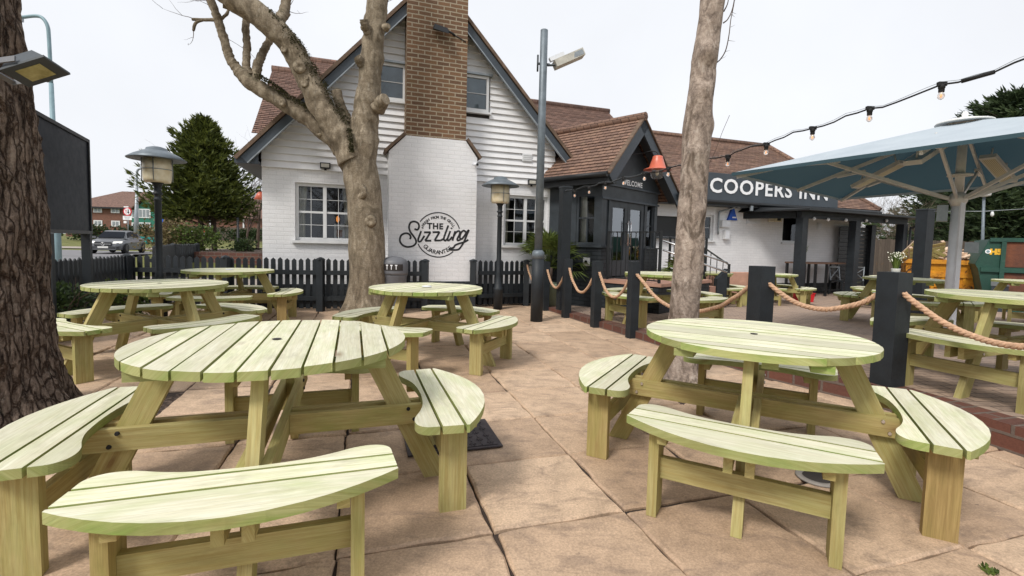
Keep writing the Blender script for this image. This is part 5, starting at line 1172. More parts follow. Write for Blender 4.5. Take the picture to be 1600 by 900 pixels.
dg_ = thing('gully_drain', 'small round drain hole ringed with chipped stone under the right foreground table', 'drain', (1.645, 2.535, .003)); m = MB(); m.lathe([(.11, 0), (.105, .007), (.078, .009), (.074, .0)], 28); m.build('rim', 'kerb_concrete', dg_); m = MB(); m.disc((0, 0, .0045), .075, 24); m.build('hole', 'interior_dark', dg_)
wd = MB(); rr = random.Random(8); leaves(wd, 45, lambda: ((rr.gauss(0, .018), rr.gauss(0, .018), rr.uniform(.0, .02)), (rr.gauss(0, .6), rr.gauss(0, .6), .7)), .022, 1.5, rr); o = wd.build('weed', 'leaf_bright'); o.location = (1.85, 1.79, 0); o.scale = (.6, .6, .6); tag(o, 'small green weed growing between the slabs at the lower right', 'weed')
# palms in pots
def palm(x, y, z, ph, pr, n, ln, lab, pot='sage_pot', th=.3, seed=1):
    t_ = thing('potted_palm', lab, 'palm', (x, y, z), 0, 'palms in pots by the porch'); m = MB(); m.lathe([(pr * .82, 0), (pr * .97, ph * .8), (pr * 1.04, ph * .82), (pr * 1.04, ph), (pr * .92, ph), (pr * .9, ph * .93)], 26); m.build('pot', pot, t_)
    m = MB(); m.tube([(0, 0, ph * .9), (.01, 0, ph + th)], [.06, .05], 10, wob=.3); m.build('stem', 'bark_twig', t_)
    m = MB(); rr = random.Random(seed)
    for k in range(n):
        a = rr.uniform(0, 6.28); el = rr.uniform(-.1, 1.35); d = Vector((math.cos(a) * math.cos(el), math.sin(a) * math.cos(el), math.sin(el))); p = Vector((0, 0, ph + th)); L = ln * rr.uniform(.45, .6); c = p + d * L + Vector((0, 0, -.05)); m.tube([p, p + d * L * .5, c], .006, 4)
        sd_ = d.cross(Vector((0, 0, 1))).normalized(); upn = sd_.cross(d)
        for q in range(17):
            f = (q / 16 - .5) * 2.5; dr = (d * math.cos(f) + sd_ * math.sin(f)).normalized(); e = ln * rr.uniform(.45, .6); w_ = dr.cross(upn).normalized() * .017; mid = c + dr * e * .55 + upn * .02; tip = c + dr * e - Vector((0, 0, .18 * e * rr.uniform(.4, 1.6))); m.face([c, mid - w_, tip, mid + w_])
    m.build('fronds', 'leaf_palm', t_)
palm(.60, 9.30, tz(0, 9.4), .46, .24, 30, .86, 'fan palm in a sage green pot left of the porch', seed=3)
palm(3.55, 10.35, -.03, .35, .2, 12, .62, 'small dark palm behind the railing, just left of the leaning trunk', 'dark_paint', seed=5)
# ------------------------------------------------------------------ trees
def at(px, py, Y):   # point of the place seen at (px, py) of the 1600x900 photograph, at depth Y
    r = fw + rt * ((px - 800 - CX) / F_) - upv * ((py - 450 - CY) / F_); return Vector((0, 0, CAMH)) + r * (Y / r.y)
def twig(mb, p, d, L, r, depth, rnd, n=5, curl=.35, kids=(2, 4)):
    pts = [p]; q = Vector(p); d = Vector(d).normalized()
    for k in range(n):
        d = (d + Vector((rnd.gauss(0, curl), rnd.gauss(0, curl), rnd.gauss(.04, curl))) * .35).normalized(); q = q + d * (L / n); pts.append(q.copy())
    mb.tube(pts, [r * (1 - .75 * k / n) for k in range(n + 1)], 5 if r > .012 else 4, False)
    if depth > 0:
        for _ in range(rnd.randint(*kids)):
            i = rnd.randint(1, n); dd = (d + Vector((rnd.gauss(0, .7), rnd.gauss(0, .7), rnd.gauss(.15, .5)))).normalized(); twig(mb, pts[i], dd, L * rnd.uniform(.45, .75), r * .55, depth - 1, rnd, n, curl, kids)
def trunk(mb, pts, radii, n, sub, deep, freq, vst, flare=0., knots=()):
    """trunk surface with furrows pushed into the geometry"""
    C = curve(pts, sub); R = lerp_list(radii, sub); i0 = len(mb.v); rows = len(C)
    for i, (c, r) in enumerate(zip(C, R)):
        for k in range(n):
            a = 2 * PI * k / n; o = Vector((math.cos(a), math.sin(a), 0)); p = c + o * r; q = Vector((p.x * freq, p.y * freq, p.z * freq * vst)) + Vector((noise.noise(p * 3.1), noise.noise(p * 3.1 + Vector((5, 5, 5))), 0)) * .8
            w1 = noise.ridged_multi_fractal(q, 1., 2., 4, 1., 2.) if deep > .01 else noise.fractal(q, 1., 2., 4)
            rr = r + deep * (w1 - .9 if deep > .01 else w1) + noise.noise(p * 2.3) * r * .07
            if flare:
                h = max(0, 1 - c.z / .5); rr += flare * h * h * (.55 + .55 * math.sin(a * 5 + 1.3) + .3 * noise.noise(Vector((math.cos(a) * 2, math.sin(a) * 2, 7))))
            for (ka, kz, ks, kr) in knots:
                da = (a - ka + PI) % (2 * PI) - PI; e = (da * r / kr) ** 2 + ((c.z - kz) / kr) ** 2; rr += ks * math.exp(-e)
            mb.v.append(c + o * rr)
    for i in range(rows - 1):
        for k in range(n):
            j = (k + 1) % n; a = i0 + i * n; b = a + n; mb.f.append([a + k, a + j, b + j, b + k]); mb.uv.append(None); mb.sm.append(True)
# big dark trunk at the left edge
t_ = thing('rough_bark_tree', 'large tree with thick dark furrowed trunk cut by the left edge', 'tree', (-3.37, 3.02, -.03)); m = MB()
K_ = [(-.5, 2.50, .10, .12), (-.9, 1.9, -.03, .14), (-1.2, .75, .05, .15), (-.9, .98, -.04, .10)]
trunk(m, [(0, 0, -.05), (.0, 0, .25), (-.015, 0, .7), (-.02, 0, 1.2), (-.06, .02, 1.8), (-.10, .02, 2.3), (-.13, .03, 3.0), (-.2, .04, 4.2)], [.40, .365, .325, .31, .30, .30, .28, .26], 120, 20, .030, 15., .16, .14, K_)
m.build('trunk', 'bark_dark', t_)
# smooth grey brown tree in the middle
Y = 8.06; t_ = thing('pollarded_tree', 'lopped tree with smooth grey brown trunk and thick mossy limbs before the gable', 'tree', (-2.49, Y, 0)); O = Vector((-2.49, Y, 0))
px = lambda x, y, dy=0: at(x, y, Y + dy) - O
m = MB(); tr_ = [(573, 497), (574, 470), (574.5, 440), (574, 400), (572, 350), (568, 300), (564, 268), (560, 246), (557, 230), (556, 222)]; rw = [38, 31, 27.5, 27, 26, 26, 26, 25, 22, 14, 4]
trunk(m, [px(*p) for p in tr_], [r * Y / 754 for r in rw], 64, 12, .006, 5., .4, .10, [(-1.9, 2.5, .03, .12), (-1.2, 2.9, .035, .14), (-2.4, 2.2, .03, .10), (-1.5, 2.05, .02, .08)])
m.build('trunk', 'bark_plane', t_)
def limb(pts, rs, n=18, sub=8, wob=.10, name='limb', mat='bark_plane'):
    m = MB(); n = n * 2 if n > 12 else n; sub = sub * 2; wob = .17 if n > 12 else .22; branch(m, [px(*p) for p in pts], [r * .92 * Y / 754 for r in rs], n, sub, wob); return m.build(name, mat, t_)
limb([(562, 268), (567, 225), (573, 180), (577, 140), (580, 95), (585, 50), (590, 0), (596, -60), (604, -140)], [24, 27, 21, 19.5, 18.5, 17.5, 17, 16, 14])
limb([(553, 250, -.05), (536, 218, -.1), (508, 176, -.18), (482, 125, -.28), (457, 78, -.38), (430, 46, -.46), (370, 0, -.6), (310, -38, -.75)], [26, 22, 20, 18, 17.5, 17.5, 18, 15])
limb([(552, 262, -.02), (530, 228, -.02), (500, 200, -.08), (470, 176, -.12), (425, 149, -.2), (392, 130, -.25), (374, 110, -.28)], [20, 15, 14.5, 13.5, 12.5, 11.5, 10])
limb([(374, 112, -.28), (362, 96, -.3), (355, 78, -.32), (346, 48, -.36), (336, 18, -.4), (326, -6, -.42), (312, -40, -.5)], [8.5, 7.5, 7, 6.5, 6, 6, 5], 12)
limb([(390, 118, -.24), (385, 102, -.24), (386, 70, -.22), (384, 38, -.2), (390, 10, -.1), (392, -30, 0)], [7, 6, 5.8, 5.5, 5, 4], 12)
limb([(398, 124, -.2), (404, 98, -.15), (416, 72, -.05), (430, 48, .05), (450, 20, .15)], [8, 7, 6, 5.6, 5], 12)
limb([(432, 34, -.4), (441, 25, -.3), (446, 8, -.2), (452, -30, -.1)], [9, 8, 7.5, 6], 12)
limb([(425, 30, -.45), (408, 12, -.4), (392, -4, -.35), (380, -26, -.3)], [6, 5, 5, 4], 10)
limb([(545, 195, .1), (536, 175, .15), (529, 158, .18), (525, 143, .2)], [10, 8.5, 8, 8.5], 14)
limb([(336, 31, -.4), (320, 31, -.42), (300, 30, -.45)], [2.6, 2.5, 2.3], 8); limb([(318, 31, -.42), (306, 36, -.45), (302, 48, -.47)], [2.2, 2.4, 2.0], 8); limb([(345, 30, -.36), (354, 22, -.3), (358, 12, -.25)], [2.6, 2.4, 2], 8)
limb([(575, 52, -.12), (570, 40, -.22), (568, 30, -.26)], [8, 7, 6], 12, name='stub'); limb([(590, 170, -.1), (598, 158, -.22), (603, 155, -.26)], [12, 10, 8.5], 14, name='stub'); limb([(566, 100, -.1), (560, 92, -.2), (557, 88, -.22)], [9, 7, 5], 12, name='stub'); limb([(602, 44, -.1), (607, 40, -.16)], [7, 4], 10, name='stub'); limb([(360, 12, -.5), (348, 9, -.55)], [4, 3.4], 10, name='stub')
for p, r in (((476, 130, -.43), 6.5), ((444, 77, -.52), 5.5), ((480, 122, -.44), 3.)):
    m = MB(); c = px(*p); m.lathe([(r * Y / 754, 0), (r * .8 * Y / 754, .02), (r * .35 * Y / 754, .012)], 14); ob = m.build('pruning_scar', 'bark_plane', t_); ob.location = c; ob.rotation_euler = Vector((-.2, -1, .1)).to_track_quat('Z', 'Y').to_euler()
rr = random.Random(77)
for (x, y, dy, r) in ((468, 104, -.5, 6), (498, 205, -.18, 5), (560, 300, -.27, 8), (578, 345, -.27, 6), (440, 160, -.3, 4)):
    m = MB(); k = Y / 754 * r; c = px(x, y, dy); m.lathe([(k * 1.7, -.035), (k * 1.3, .0), (k * .9, .012), (k * .5, .008), (k * .2, -.004)], 14); ob = m.build('burr', 'bark_plane', t_); ob.location = c; ob.rotation_euler = Vector((rr.uniform(-.5, .5), -1, rr.uniform(-.3, .3))).to_track_quat('Z', 'Y').to_euler()
m = MB(); rr = random.Random(21)
for (x, y, dy), (dx, dz) in (((305, 30, -.45), (-1, .2)), ((302, 48, -.47), (.4, -1)), ((330, 12, -.4), (-1, .5)), ((326, 2, -.42), (-1, .1)), ((452, 18, -.2), (1, -.4)), ((340, 36, -.38), (-.6, .8)), ((450, 14, .1), (.6, .5)), ((596, 6, 0), (.9, .6)), ((345, 55, -.36), (1, -.3)), ((312, -4, -.5), (-1, .1))):
    twig(m, px(x, y, dy), (dx, rr.uniform(-.3, .3), dz), rr.uniform(.25, .5), .006, 1, rr, 5, .5, (1, 2))
m.build('twigs', 'bark_twig', t_)
m = MB()      # moss lying along the tops of the limbs and in the crotch
for pts, rad in (([(400, 124, -.32), (425, 140, -.28), (450, 158, -.22), (478, 174, -.2), (505, 192, -.15), (520, 205, -.12)], 10), ([(415, 28, -.5), (445, 60, -.45), (466, 85, -.38), (490, 125, -.3), (515, 165, -.22), (538, 200, -.12)], 15), ([(545, 205, -.3), (547, 225, -.35), (548, 240, -.36)], 5)):
    C_ = curve([px(*p) for p in pts], 60)
    for i, c in enumerate(C_):
        if noise.noise(Vector((i * .09, rad, 0))) < -.05: continue
        for _ in range(9):
            d = Vector((rr.gauss(.35, .4), rr.gauss(-.3, .5), rr.uniform(.2, 1))).normalized(); p = c + d * (rad * Y / 754 * rr.uniform(.86, 1.06)); s_ = rr.uniform(.006, .016); u_ = d.orthogonal().normalized(); v_ = d.cross(u_); m.face([p - u_ * s_, p + d * s_ * .8 - v_ * s_ * .6, p + u_ * s_, p + d * s_ * .6 + v_ * s_])
m.build('moss', 'moss_tuft', t_)
# leaning tree at the terrace edge
Y = 4.36; t_ = thing('leaning_tree', 'slender leaning tree with pale flaking bark behind the right foreground table', 'tree', (1.55, Y, 0)); O = Vector((1.55, Y, 0)); px = lambda x, y, dy=0: at(x, y, Y + dy) - O
pts = [(1064, 604), (1066, 575), (1068, 530), (1069, 490), (1073, 440), (1077, 390), (1079, 345), (1083, 300), (1086.5, 250), (1089, 200), (1093, 160), (1098, 125), (1101, 95), (1107, 55), (1113, 5), (1120, -50), (1130, -130)]
rs = [34, 26, 23, 22, 22, 21.5, 20.5, 20.5, 19.8, 20.8, 19, 18.2, 19.5, 17.5, 18, 17, 15]
m = MB(); trunk(m, [px(*p) for p in pts], [r * Y / 754 for r in rs], 72, 14, .008, 9., .5, .05, [(-1.9, 2.93, .03, .07), (-1.3, 2.78, -.03, .06), (-.2, 2.32, .025, .08), (-1.9, 2.05, .03, .09), (-1.2, 1.56, .025, .09), (-1.6, 2.6, .02, .06), (-2.6, 2.5, .02, .06)])
m.build('trunk', 'bark_cherry', t_)
m = MB(); rr = random.Random(5)
for pts in ([(1117, 100), (1126, 92), (1134, 78), (1139, 55), (1142, 30), (1147, 5), (1150, -25)], [(1130, 36), (1137, 30), (1144, 15), (1149, -10)], [(1131, 18), (1137, 5), (1139, -12)]):
    C_ = curve([px(x, y, -.03) for x, y in pts], 6); m.tube(C_, [.006 * (1 - .6 * i / len(C_)) for i in range(len(C_))], 5)
    for c in C_[6::5]: twig(m, c, (rr.uniform(.2, 1), rr.uniform(-.4, .4), rr.uniform(-.3, .5)), .06, .0022, 0, rr, 3)
C_ = curve([px(1105, 262), (px(1118, 235)), px(1128, 208), px(1140, 180)], 6); m.build('twigs', 'bark_twig', t_); m = MB(); m.tube(C_, .0022, 4)
m.build('twig', 'bark_twig', t_)

# conifers
def conifer(name, lab, loc, H, W, base, mat, n, leaf, seed, group=None, trunks=((0, 0),), lean=.55, skirt=.18, power=.8):
    t_ = thing(name, lab, 'tree', loc, 0, group); rr = random.Random(seed); m = MB()
    for x, y in trunks: m.tube(curve([(x, y, -.1), (x * .8, y, base), (0, 0, H * .5), (0, 0, H * .93)], 5), lerp_list([.035 * H * .6, .03 * H * .6, .018 * H * .6, .004], 5), 8, wob=.15)
    br_ = []
    for k in range(n):
        f = rr.random() ** 1.15; z = base + (H - base) * f; prof = W / 2 * ((1 - f) ** power) * (1 if f > skirt else .72 + .28 * f / skirt); a = rr.uniform(0, 6.283); L = prof * (rr.uniform(.5, 1.12) if rr.random() > .16 else rr.uniform(1.1, 1.55)) * (1 + .20 * math.sin(3 * a + seed) + .42 * noise.noise(Vector((math.cos(a) * 2, math.sin(a) * 2, z * .8 + seed))))
        p0 = Vector((0, 0, z - L * .25)); d = Vector((math.cos(a), math.sin(a), lean * (.4 + f))).normalized(); br_.append((p0, d, max(L, .12)))
    for p0, d, L in br_[::4]: m.tube([p0, p0 + d * L * .8], [.012 * H * .3, .004], 4, False)
    m.build('trunk', 'bark_twig', t_); m = MB()
    for p0, d, L in br_:
        tip = p0 + d * L; ns = max(4, int(9 + L * 5)); sd_ = d.cross(Vector((0, 0, 1))).normalized()
        for q in range(ns):
            f = rr.uniform(.42, 1.0); sp_ = (1.05 - f) * L * .42 + .05 * H * .12; p = p0 + d * L * f + sd_ * rr.gauss(0, sp_) + Vector((0, 0, rr.gauss(0, sp_ * .45)))
            for _ in range(3):
                e = (d * .8 + sd_ * rr.gauss(0, .55) + Vector((0, 0, rr.gauss(.10, .35)))).normalized(); s_ = leaf * rr.uniform(.55, 1.3); w_ = e.orthogonal(); w_.rotate(Matrix.Rotation(rr.uniform(0, 3.14), 3, e)); w_ = w_.normalized() * s_ * .13; m.face([p - w_ * .5, p + e * s_ * .5 + w_, p + e * s_ * 1.15, p + e * s_ * .5 - w_])
    m.build('crown', mat, t_)
Pc = at(322, 392, 17.5); conifer('conifer', 'shaggy olive green conifer with twin stems beside the road, left of the pub', (Pc.x, Pc.y, Pc.z), 4.6, 3.5, 1.3, 'leaf_conifer', 1150, .19, 2, None, ((-.2, 0), (.25, .1)), .75, .25, .7)
for i, (x, Y, H, W, sd_, lab) in enumerate(((1530, 31, 9.0, 8.5, 11, 'dark green conifer just right of the parasol pole, its crown under the canopy'), (1572, 27, 10.2, 9.5, 12, 'tall dark conifer whose top rises above the parasol'), (1640, 29, 11.2, 8.5, 13, 'dark conifer at the right edge behind the rusty container'), (1490, 36, 7.4, 8.5, 14, 'lower dark conifer behind the skip, left of the parasol pole'), (1605, 35, 9.5, 8, 16, 'dark conifer standing behind the two tall conifers at the right'))):
    p = at(x, 400, Y); conifer('conifer', lab, (p.x, p.y, -.12), H, W, .2, 'leaf_big_conifer', 760, .40, sd_, 'dark conifers behind the skip', ((0, 0),), .35, .12, .5)
# bare trees and hedges
def bare_tree(lab, loc, H, n, seed, mat='bark_twig', depth=3, spread=.5, r=.09, group=None):
    t_ = thing('bare_tree', lab, 'tree', loc, 0, group); rr = random.Random(seed); m = MB(); m.tube(curve([(0, 0, -.2), (.05, 0, H * .15), (rr.gauss(0, .1), 0, H * .38)], 4), lerp_list([r * 1.2, r, r * .75], 4), 8); m.build('trunk', mat, t_); m = MB()
    for k in range(n): z = H * rr.uniform(.16, .40); a = rr.uniform(0, 6.28); twig(m, Vector((0, 0, z)), (math.cos(a) * spread, math.sin(a) * spread, rr.uniform(.55, 1.1)), H * rr.uniform(.3, .5), r * .4, depth, rr, 5, .35, (3, 4))
    m.build('crown', mat, t_)
p = at(402, 392, 22); bare_tree('small bare tree with a crooked stem between conifer and the left corner of the pub', (p.x, p.y, gz(p.x, p.y)), 4.6, 8, 1, r=.07)
p = at(385, 380, 30); bare_tree('bare purplish twigged tree behind the conifer top, left of the pub roof', (p.x, p.y, gz(p.x, p.y)), 7.8, 9, 2, r=.06)
p = at(262, 380, 33); bare_tree('thin bare tree showing its twigs between garden lamp and conifer', (p.x, p.y, gz(p.x, p.y)), 6.3, 6, 6, r=.05, depth=2)
for i, (x, Y, H, lab) in enumerate(((1345, 33, 5.4, 'pale bare tree rising behind the shelter roof, leftmost of the bare trees'), (1395, 31, 5.0, 'bare brown tree behind the shelter, between the pale one and the conifers'), (1440, 30, 4.8, 'bare brown tree behind the tall black post by the skip'), (1475, 34, 4.6, 'bare brown tree at the foot of the dark conifers left of the parasol pole'))):
    p = at(x, 400, Y); bare_tree(lab, (p.x, p.y, -.15), H, 34, 30 + i, 'bark_hedge', 3, .95, .06, 'bare trees behind the shelter')
for i, (x, y, H) in enumerate(((-9, -9, 9), (-3.5, -12, 10), (2.5, -10, 9.5), (8.5, -13, 10), (15, -8, 9))):
    bare_tree(['bare tree behind the viewer at the far left, seen only as a reflection', 'bare tree behind the viewer, left of centre, seen only as a reflection', 'bare tree straight behind the viewer, seen only as a reflection', 'bare tree behind the viewer, right of centre, seen only as a reflection', 'bare tree behind the viewer at the far right, seen only as a reflection'][i], (x, y, -.15), H, 16, 60 + i, 'bark_twig', 3, .8, .12, 'bare trees reflected in the windows')
# shrubs
def shrub(name, lab, loc, rx, ry, h, n, size, mat, seed, group=None, stem=True):
    t_ = thing(name, lab, 'shrub', loc, 0, group); rr = random.Random(seed); m = MB()
    lob = [(Vector((rr.uniform(-.55, .55) * rx, rr.uniform(-.55, .55) * ry, h * rr.uniform(.3, .72))), rr.uniform(.45, .75)) for _ in range(9)]
    def place():
        c, k = rr.choice(lob); d = Vector((rr.gauss(0, 1), rr.gauss(0, 1), rr.gauss(.1, 1))).normalized(); q = rr.random() ** .45; return c + Vector((d.x * rx * k * q, d.y * ry * k * q, d.z * h * .42 * q)), d
    leaves(m, n, place, size, 1.5, rr, .15); m.v = [Vector((v.x, v.y, max(v.z, .01))) for v in m.v]; m.build('foliage', mat, t_)
    m = MB()
    for _ in range(14): a = rr.uniform(0, 6.28); twig(m, Vector((rr.gauss(0, rx * .15), rr.gauss(0, ry * .15), 0)), (math.cos(a) * .5, math.sin(a) * .5, 1), h * .75, .010, 1, rr)
    m.build('stems', 'bark_twig', t_)
shrub('evergreen_shrub', 'glossy green shrub at the foot of the black sign board', (-5.22, 5.45, 0), .34, .30, .66, 1500, .036, 'leaf_dark', 3)
shrub('evergreen_shrub', 'low green shrub peeping over the back of the round table at the fence corner', (-5.45, 6.75, 0), .42, .24, .56, 900, .036, 'leaf_bright', 4)
p = at(263, 395, 15.5); shrub('dry_hedge_bush', 'straw coloured dry bush beside the road, left of the bright green bush', (p.x, p.y, gz(p.x, p.y) - .1), .75, .6, 1.05, 1700, .055, 'leaf_straw', 5)
p = at(305, 392, 15.5); shrub('evergreen_shrub', 'bright green bush under the left side of the conifer', (p.x, p.y, gz(p.x, p.y)), .75, .6, .85, 1400, .06, 'leaf_bright', 6)
p = at(384, 396, 16.); shrub('evergreen_shrub', 'rounded clipped bush near the left corner of the pub', (p.x, p.y, .70), .42, .42, .52, 1100, .045, 'leaf_dark', 7)
for i, (x0, Y, lab) in enumerate(((150, 44, 'dark hedge behind the verge to the left of the silver car'), (225, 45, 'dark hedge in front of the green gabled house'), (300, 46, 'dark hedge behind the conifer stems'), (380, 46, 'dark hedge across the road by the left corner of the pub'))):
    p = at(x0, 372, Y); shrub('hedge', lab, (p.x, p.y, gz(p.x, p.y)), 2.6, .8, 1.35, 1500, .14, 'leaf_dark', 20 + i, 'hedges across the road')
# ------------------------------------------------------------------ across the road
Yh = 64.; hb = at(137, 368, Yh); HA = .10; zb = gz(hb.x, Yh); hs_th = thing('brick_care_home', 'long red brick two storey house with brown roof and green gable across the road', 'house', (hb.x, Yh, zb), HA)
def hx(px_): p = at(px_, 350, Yh); return (p.x - hb.x) / math.cos(HA) * (1 - .0)
hz = lambda py, px_=190: at(px_, py, Yh).z - zb
xl, xr = hx(105), hx(330); ze = hz(324); zr = hz(294)
m = MB(); m.box(xl, xr, 0, 9, 0, ze); m.build('wall', 'red_house_brick', hs_th)
m = MB(); e = .5; m.solid([(xl - e, -e, ze), (xr + e, -e, ze), (xr + e, 9.5, ze), (xl - e, 9.5, ze)], [(hx(153), 4.5, zr), (xr - 2, 4.5, zr), (xr - 2, 4.6, zr), (hx(153), 4.6, zr)]); m.build('roof', 'roof_tile_old', hs_th)
m = MB(); m.box(xl - e, xr + e, -e - .05, -e + .02, ze - .22, ze - .01); m.build('gutter', 'black_paint', hs_th)
def hwin(px0, px1, py0, py1, y=-.02):
    m = MB(); a, b, c, d = hx(px0), hx(px1), hz(py1), hz(py0); m.box(a, b, y - .06, y, c, d); fr = m.build('window', 'white_frame', hs_th)
    n = 3 if b - a > 1.5 else 2; w_ = (b - a - .2) / n
    m = MB()
    for k in range(n): m.box(a + .1 + k * w_ + .05, a + .1 + (k + 1) * w_ - .05, y - .075, y - .061, c + .12, d - .12)
    m.build('pane', 'grey_metal', fr)
for px_ in (146, 171.5): hwin(px_, px_ + 12.5, 324, 333); hwin(px_, px_ + 12.5, 345, 354)
hwin(258, 271, 347, 356)
hwin(201, 219.5, 327, 340); hwin(201, 219.5, 347, 355)
a, b = hx(221), hx(246); gzr = hz(309); m = MB(); m.solid([(a, -1.6, 0), (b, -1.6, 0), (b, -.01, 0), (a, -.01, 0)], [(a, -1.6, ze), (b, -1.6, ze), (b, -.01, ze), (a, -.01, ze)]); m.face([(a, -1.6, ze), (b, -1.6, ze), ((a + b) / 2, -1.6, hz(311))]); m.build('green_gable', 'far_green_clad', hs_th)
m = MB(); c = (a + b) / 2; zt = hz(309)
for s_ in (-1, 1): q = a - .5 if s_ < 0 else b + .5; m.solid([(q, -2.0, ze - .25), (c, -2.0, zt), (c, 3, zt), (q, 3, ze - .25)], [(q, -2.0, ze - .10), (c, -2.0, zt + .16), (c, 3, zt + .16), (q, 3, ze - .10)])
m.build('gable_roof', 'roof_tile_old', hs_th)
hwin(222.5, 240.5, 326, 340, -1.62); hwin(222.5, 240.5, 347, 355, -1.62)
m = MB(); m.box(hx(201), hx(219.5), -.05, -.004, hz(347), hz(340)); m.build('green_panel', 'far_green_clad', hs_th)
p = at(355, 372, 58); h2 = thing('brick_house', 'plain red brick house beyond the road, seen under the conifer', 'house', (p.x, p.y, gz(p.x, p.y)), .05)
m = MB(); m.box(-2.5, 9, 0, 7, 0, 2.7); m.build('wall', 'red_house_brick', h2); m = MB(); m.solid([(-3, -.5, 2.7), (9.5, -.5, 2.7), (9.5, 7.5, 2.7), (-3, 7.5, 2.7)], [(-3, 3.4, 5.2), (9.5, 3.4, 5.2), (9.5, 3.6, 5.2), (-3, 3.6, 5.2)]); m.build('roof', 'roof_tile_old', h2)
m = MB(); m.box(-2.0, -1.85, -.12, -.01, 0, 2.6); m.box(1.9, 2.05, -.12, -.01, 0, 2.6); m.build('downpipe', 'white_frame', h2)
# silver car
cp_ = at(185, 378, 31.); cz_ = gz(cp_.x, 31.) + .055; car = thing('parked_car', 'silver hatchback with its headlights on, driving along the road', 'car', (cp_.x, 31., cz_), math.radians(-62))
# local: +x is forward; yaw set so the nose points to the camera's left
car.rotation_euler = (0, 0, math.radians(-70))
prof = [(-2.12, .45, .62), (-2.05, .82, .78), (-1.6, .98, .86), (-.9, .99, .89), (0, .97, .90), (.75, .95, .90), (1.35, .88, .88), (1.85, .76, .80), (2.10, .60, .68), (2.14, .42, .62)]
m = MB(); N = len(prof)
def sec(x, zt, w_): return [(x, -w_ * .97, .24), (x, -w_, .45), (x, -w_, zt * .72), (x, -w_ * .93, zt * .93), (x, -w_ * .70, zt), (x, w_ * .70, zt), (x, w_ * .93, zt * .93), (x, w_, zt * .72), (x, w_, .45), (x, w_ * .97, .24)]
S = [sec(*p) for p in prof]
for a, b in zip(S, S[1:]):
    for k in range(len(a)): j = (k + 1) % len(a); m.face([a[k], b[k], b[j], a[j]], smooth=True)
m.face(S[0]); m.face(S[-1][::-1]); m.build('body', 'car_paint', car, .02)
gh = [(-1.75, .97, .66, .66), (-1.15, 1.32, .60, .70), (-.35, 1.435, .57, .74), (.25, 1.41, .57, .76), (.60, 1.25, .60, .77), (1.12, .93, .68, .78)]
m = MB(); S = [[(x, -w2, .90), (x, -w1, z), (x, w1, z), (x, w2, .90)] for x, z, w1, w2 in gh]
for a, b in zip(S, S[1:]):
    for k in (0, 1, 2): m.face([a[k], b[k], b[k + 1], a[k + 1]], smooth=True)
m.face(S[0]); m.face(S[-1][::-1]); m.build('cabin', 'car_paint', car)
m = MB()
for s_ in (-1, 1):
    q = lambda x, z, o=.012: (x, s_ * ((.745 - (z - .9) * .27) + o), z); m.face([q(-1.05, 1.0), q(-.28, 1.0), q(-.28, 1.36), q(-.95, 1.30)]); m.face([q(-.20, .99), q(.78, .97), q(.30, 1.33), q(-.20, 1.37)])
m.face([(1.08, -.66, .97), (1.08, .66, .97), (.45, .55, 1.34), (.45, -.55, 1.34)]); m.face([(-1.72, -.58, 1.02), (-1.72, .58, 1.02), (-1.2, .54, 1.32), (-1.2, -.54, 1.32)])
m.v = [v + Vector((.035 if v.x > .4 and abs(v.y) < .67 and v.x != .78 else 0, 0, .012)) for v in m.v]; m.build('window_glass', 'sign_black', car)
for x in (-1.32, 1.33):
    for s_ in (-1, 1):
        m = MB(Matrix.Translation((x, s_ * .80, .325)) @ Matrix.Rotation(PI / 2, 4, 'X')); m.lathe([(.22, -.10), (.315, -.11), (.325, -.08), (.325, .08), (.315, .11), (.22, .10)], 24); wh = m.build('wheel', 'rubber', car); m = MB(Matrix.Translation((x, s_ * .80, .325)) @ Matrix.Rotation(PI / 2, 4, 'X')); m.lathe([(.225, -.112), (.21, -.118), (.06, -.10)], 20) if s_ > 0 else m.lathe([(.06, .10), (.21, .118), (.225, .112)], 20); m.build('rim', 'car_trim', wh)
for s_ in (-1, 1):
    m = MB(); m.solid([(1.93, s_ * .44, .62), (1.76, s_ * .80, .64), (1.66, s_ * .83, .74), (1.86, s_ * .46, .73)], [(2.08, s_ * .44, .63), (1.90, s_ * .80, .65), (1.74, s_ * .84, .76), (1.98, s_ * .46, .75)]); m.build('headlight', 'headlamp', car)
    m = MB(); m.box(.62, .80, s_ * .95 - .09, s_ * .95 + .09, .93, 1.06); m.build('mirror', 'car_paint', car, .03)
    m = MB(); m.box(2.0, 2.12, s_ * .60 - .16, s_ * .60 + .16, .30, .44); m.build('air_intake', 'car_trim', car, .02)
m = MB(); m.box(2.08, 2.165, -.42, .42, .48, .70); gr_ = m.build('grille', 'car_trim', car, .02); m = MB(); m.box(2.166, 2.172, -.40, .40, .575, .60); m.tube([(2.18, .09 * math.cos(a * .524), .59 + .09 * math.sin(a * .524)) for a in range(13)], .012, 6)
for a in (90, 210, 330): m.beam((2.18, 0, .59), (2.18, .085 * math.cos(math.radians(a)), .59 + .085 * math.sin(math.radians(a))), .012, .012, (1, 0, 0), False)
m.build('badge', 'chrome', gr_)
m = MB(); m.box(2.145, 2.17, -.26, .26, .345, .455); m.build('number_plate', 'number_plate', car); m = MB(); m.box(1.9, 2.13, -.82, .82, .225, .285); m.build('lower_bumper', 'car_trim', car, .02)
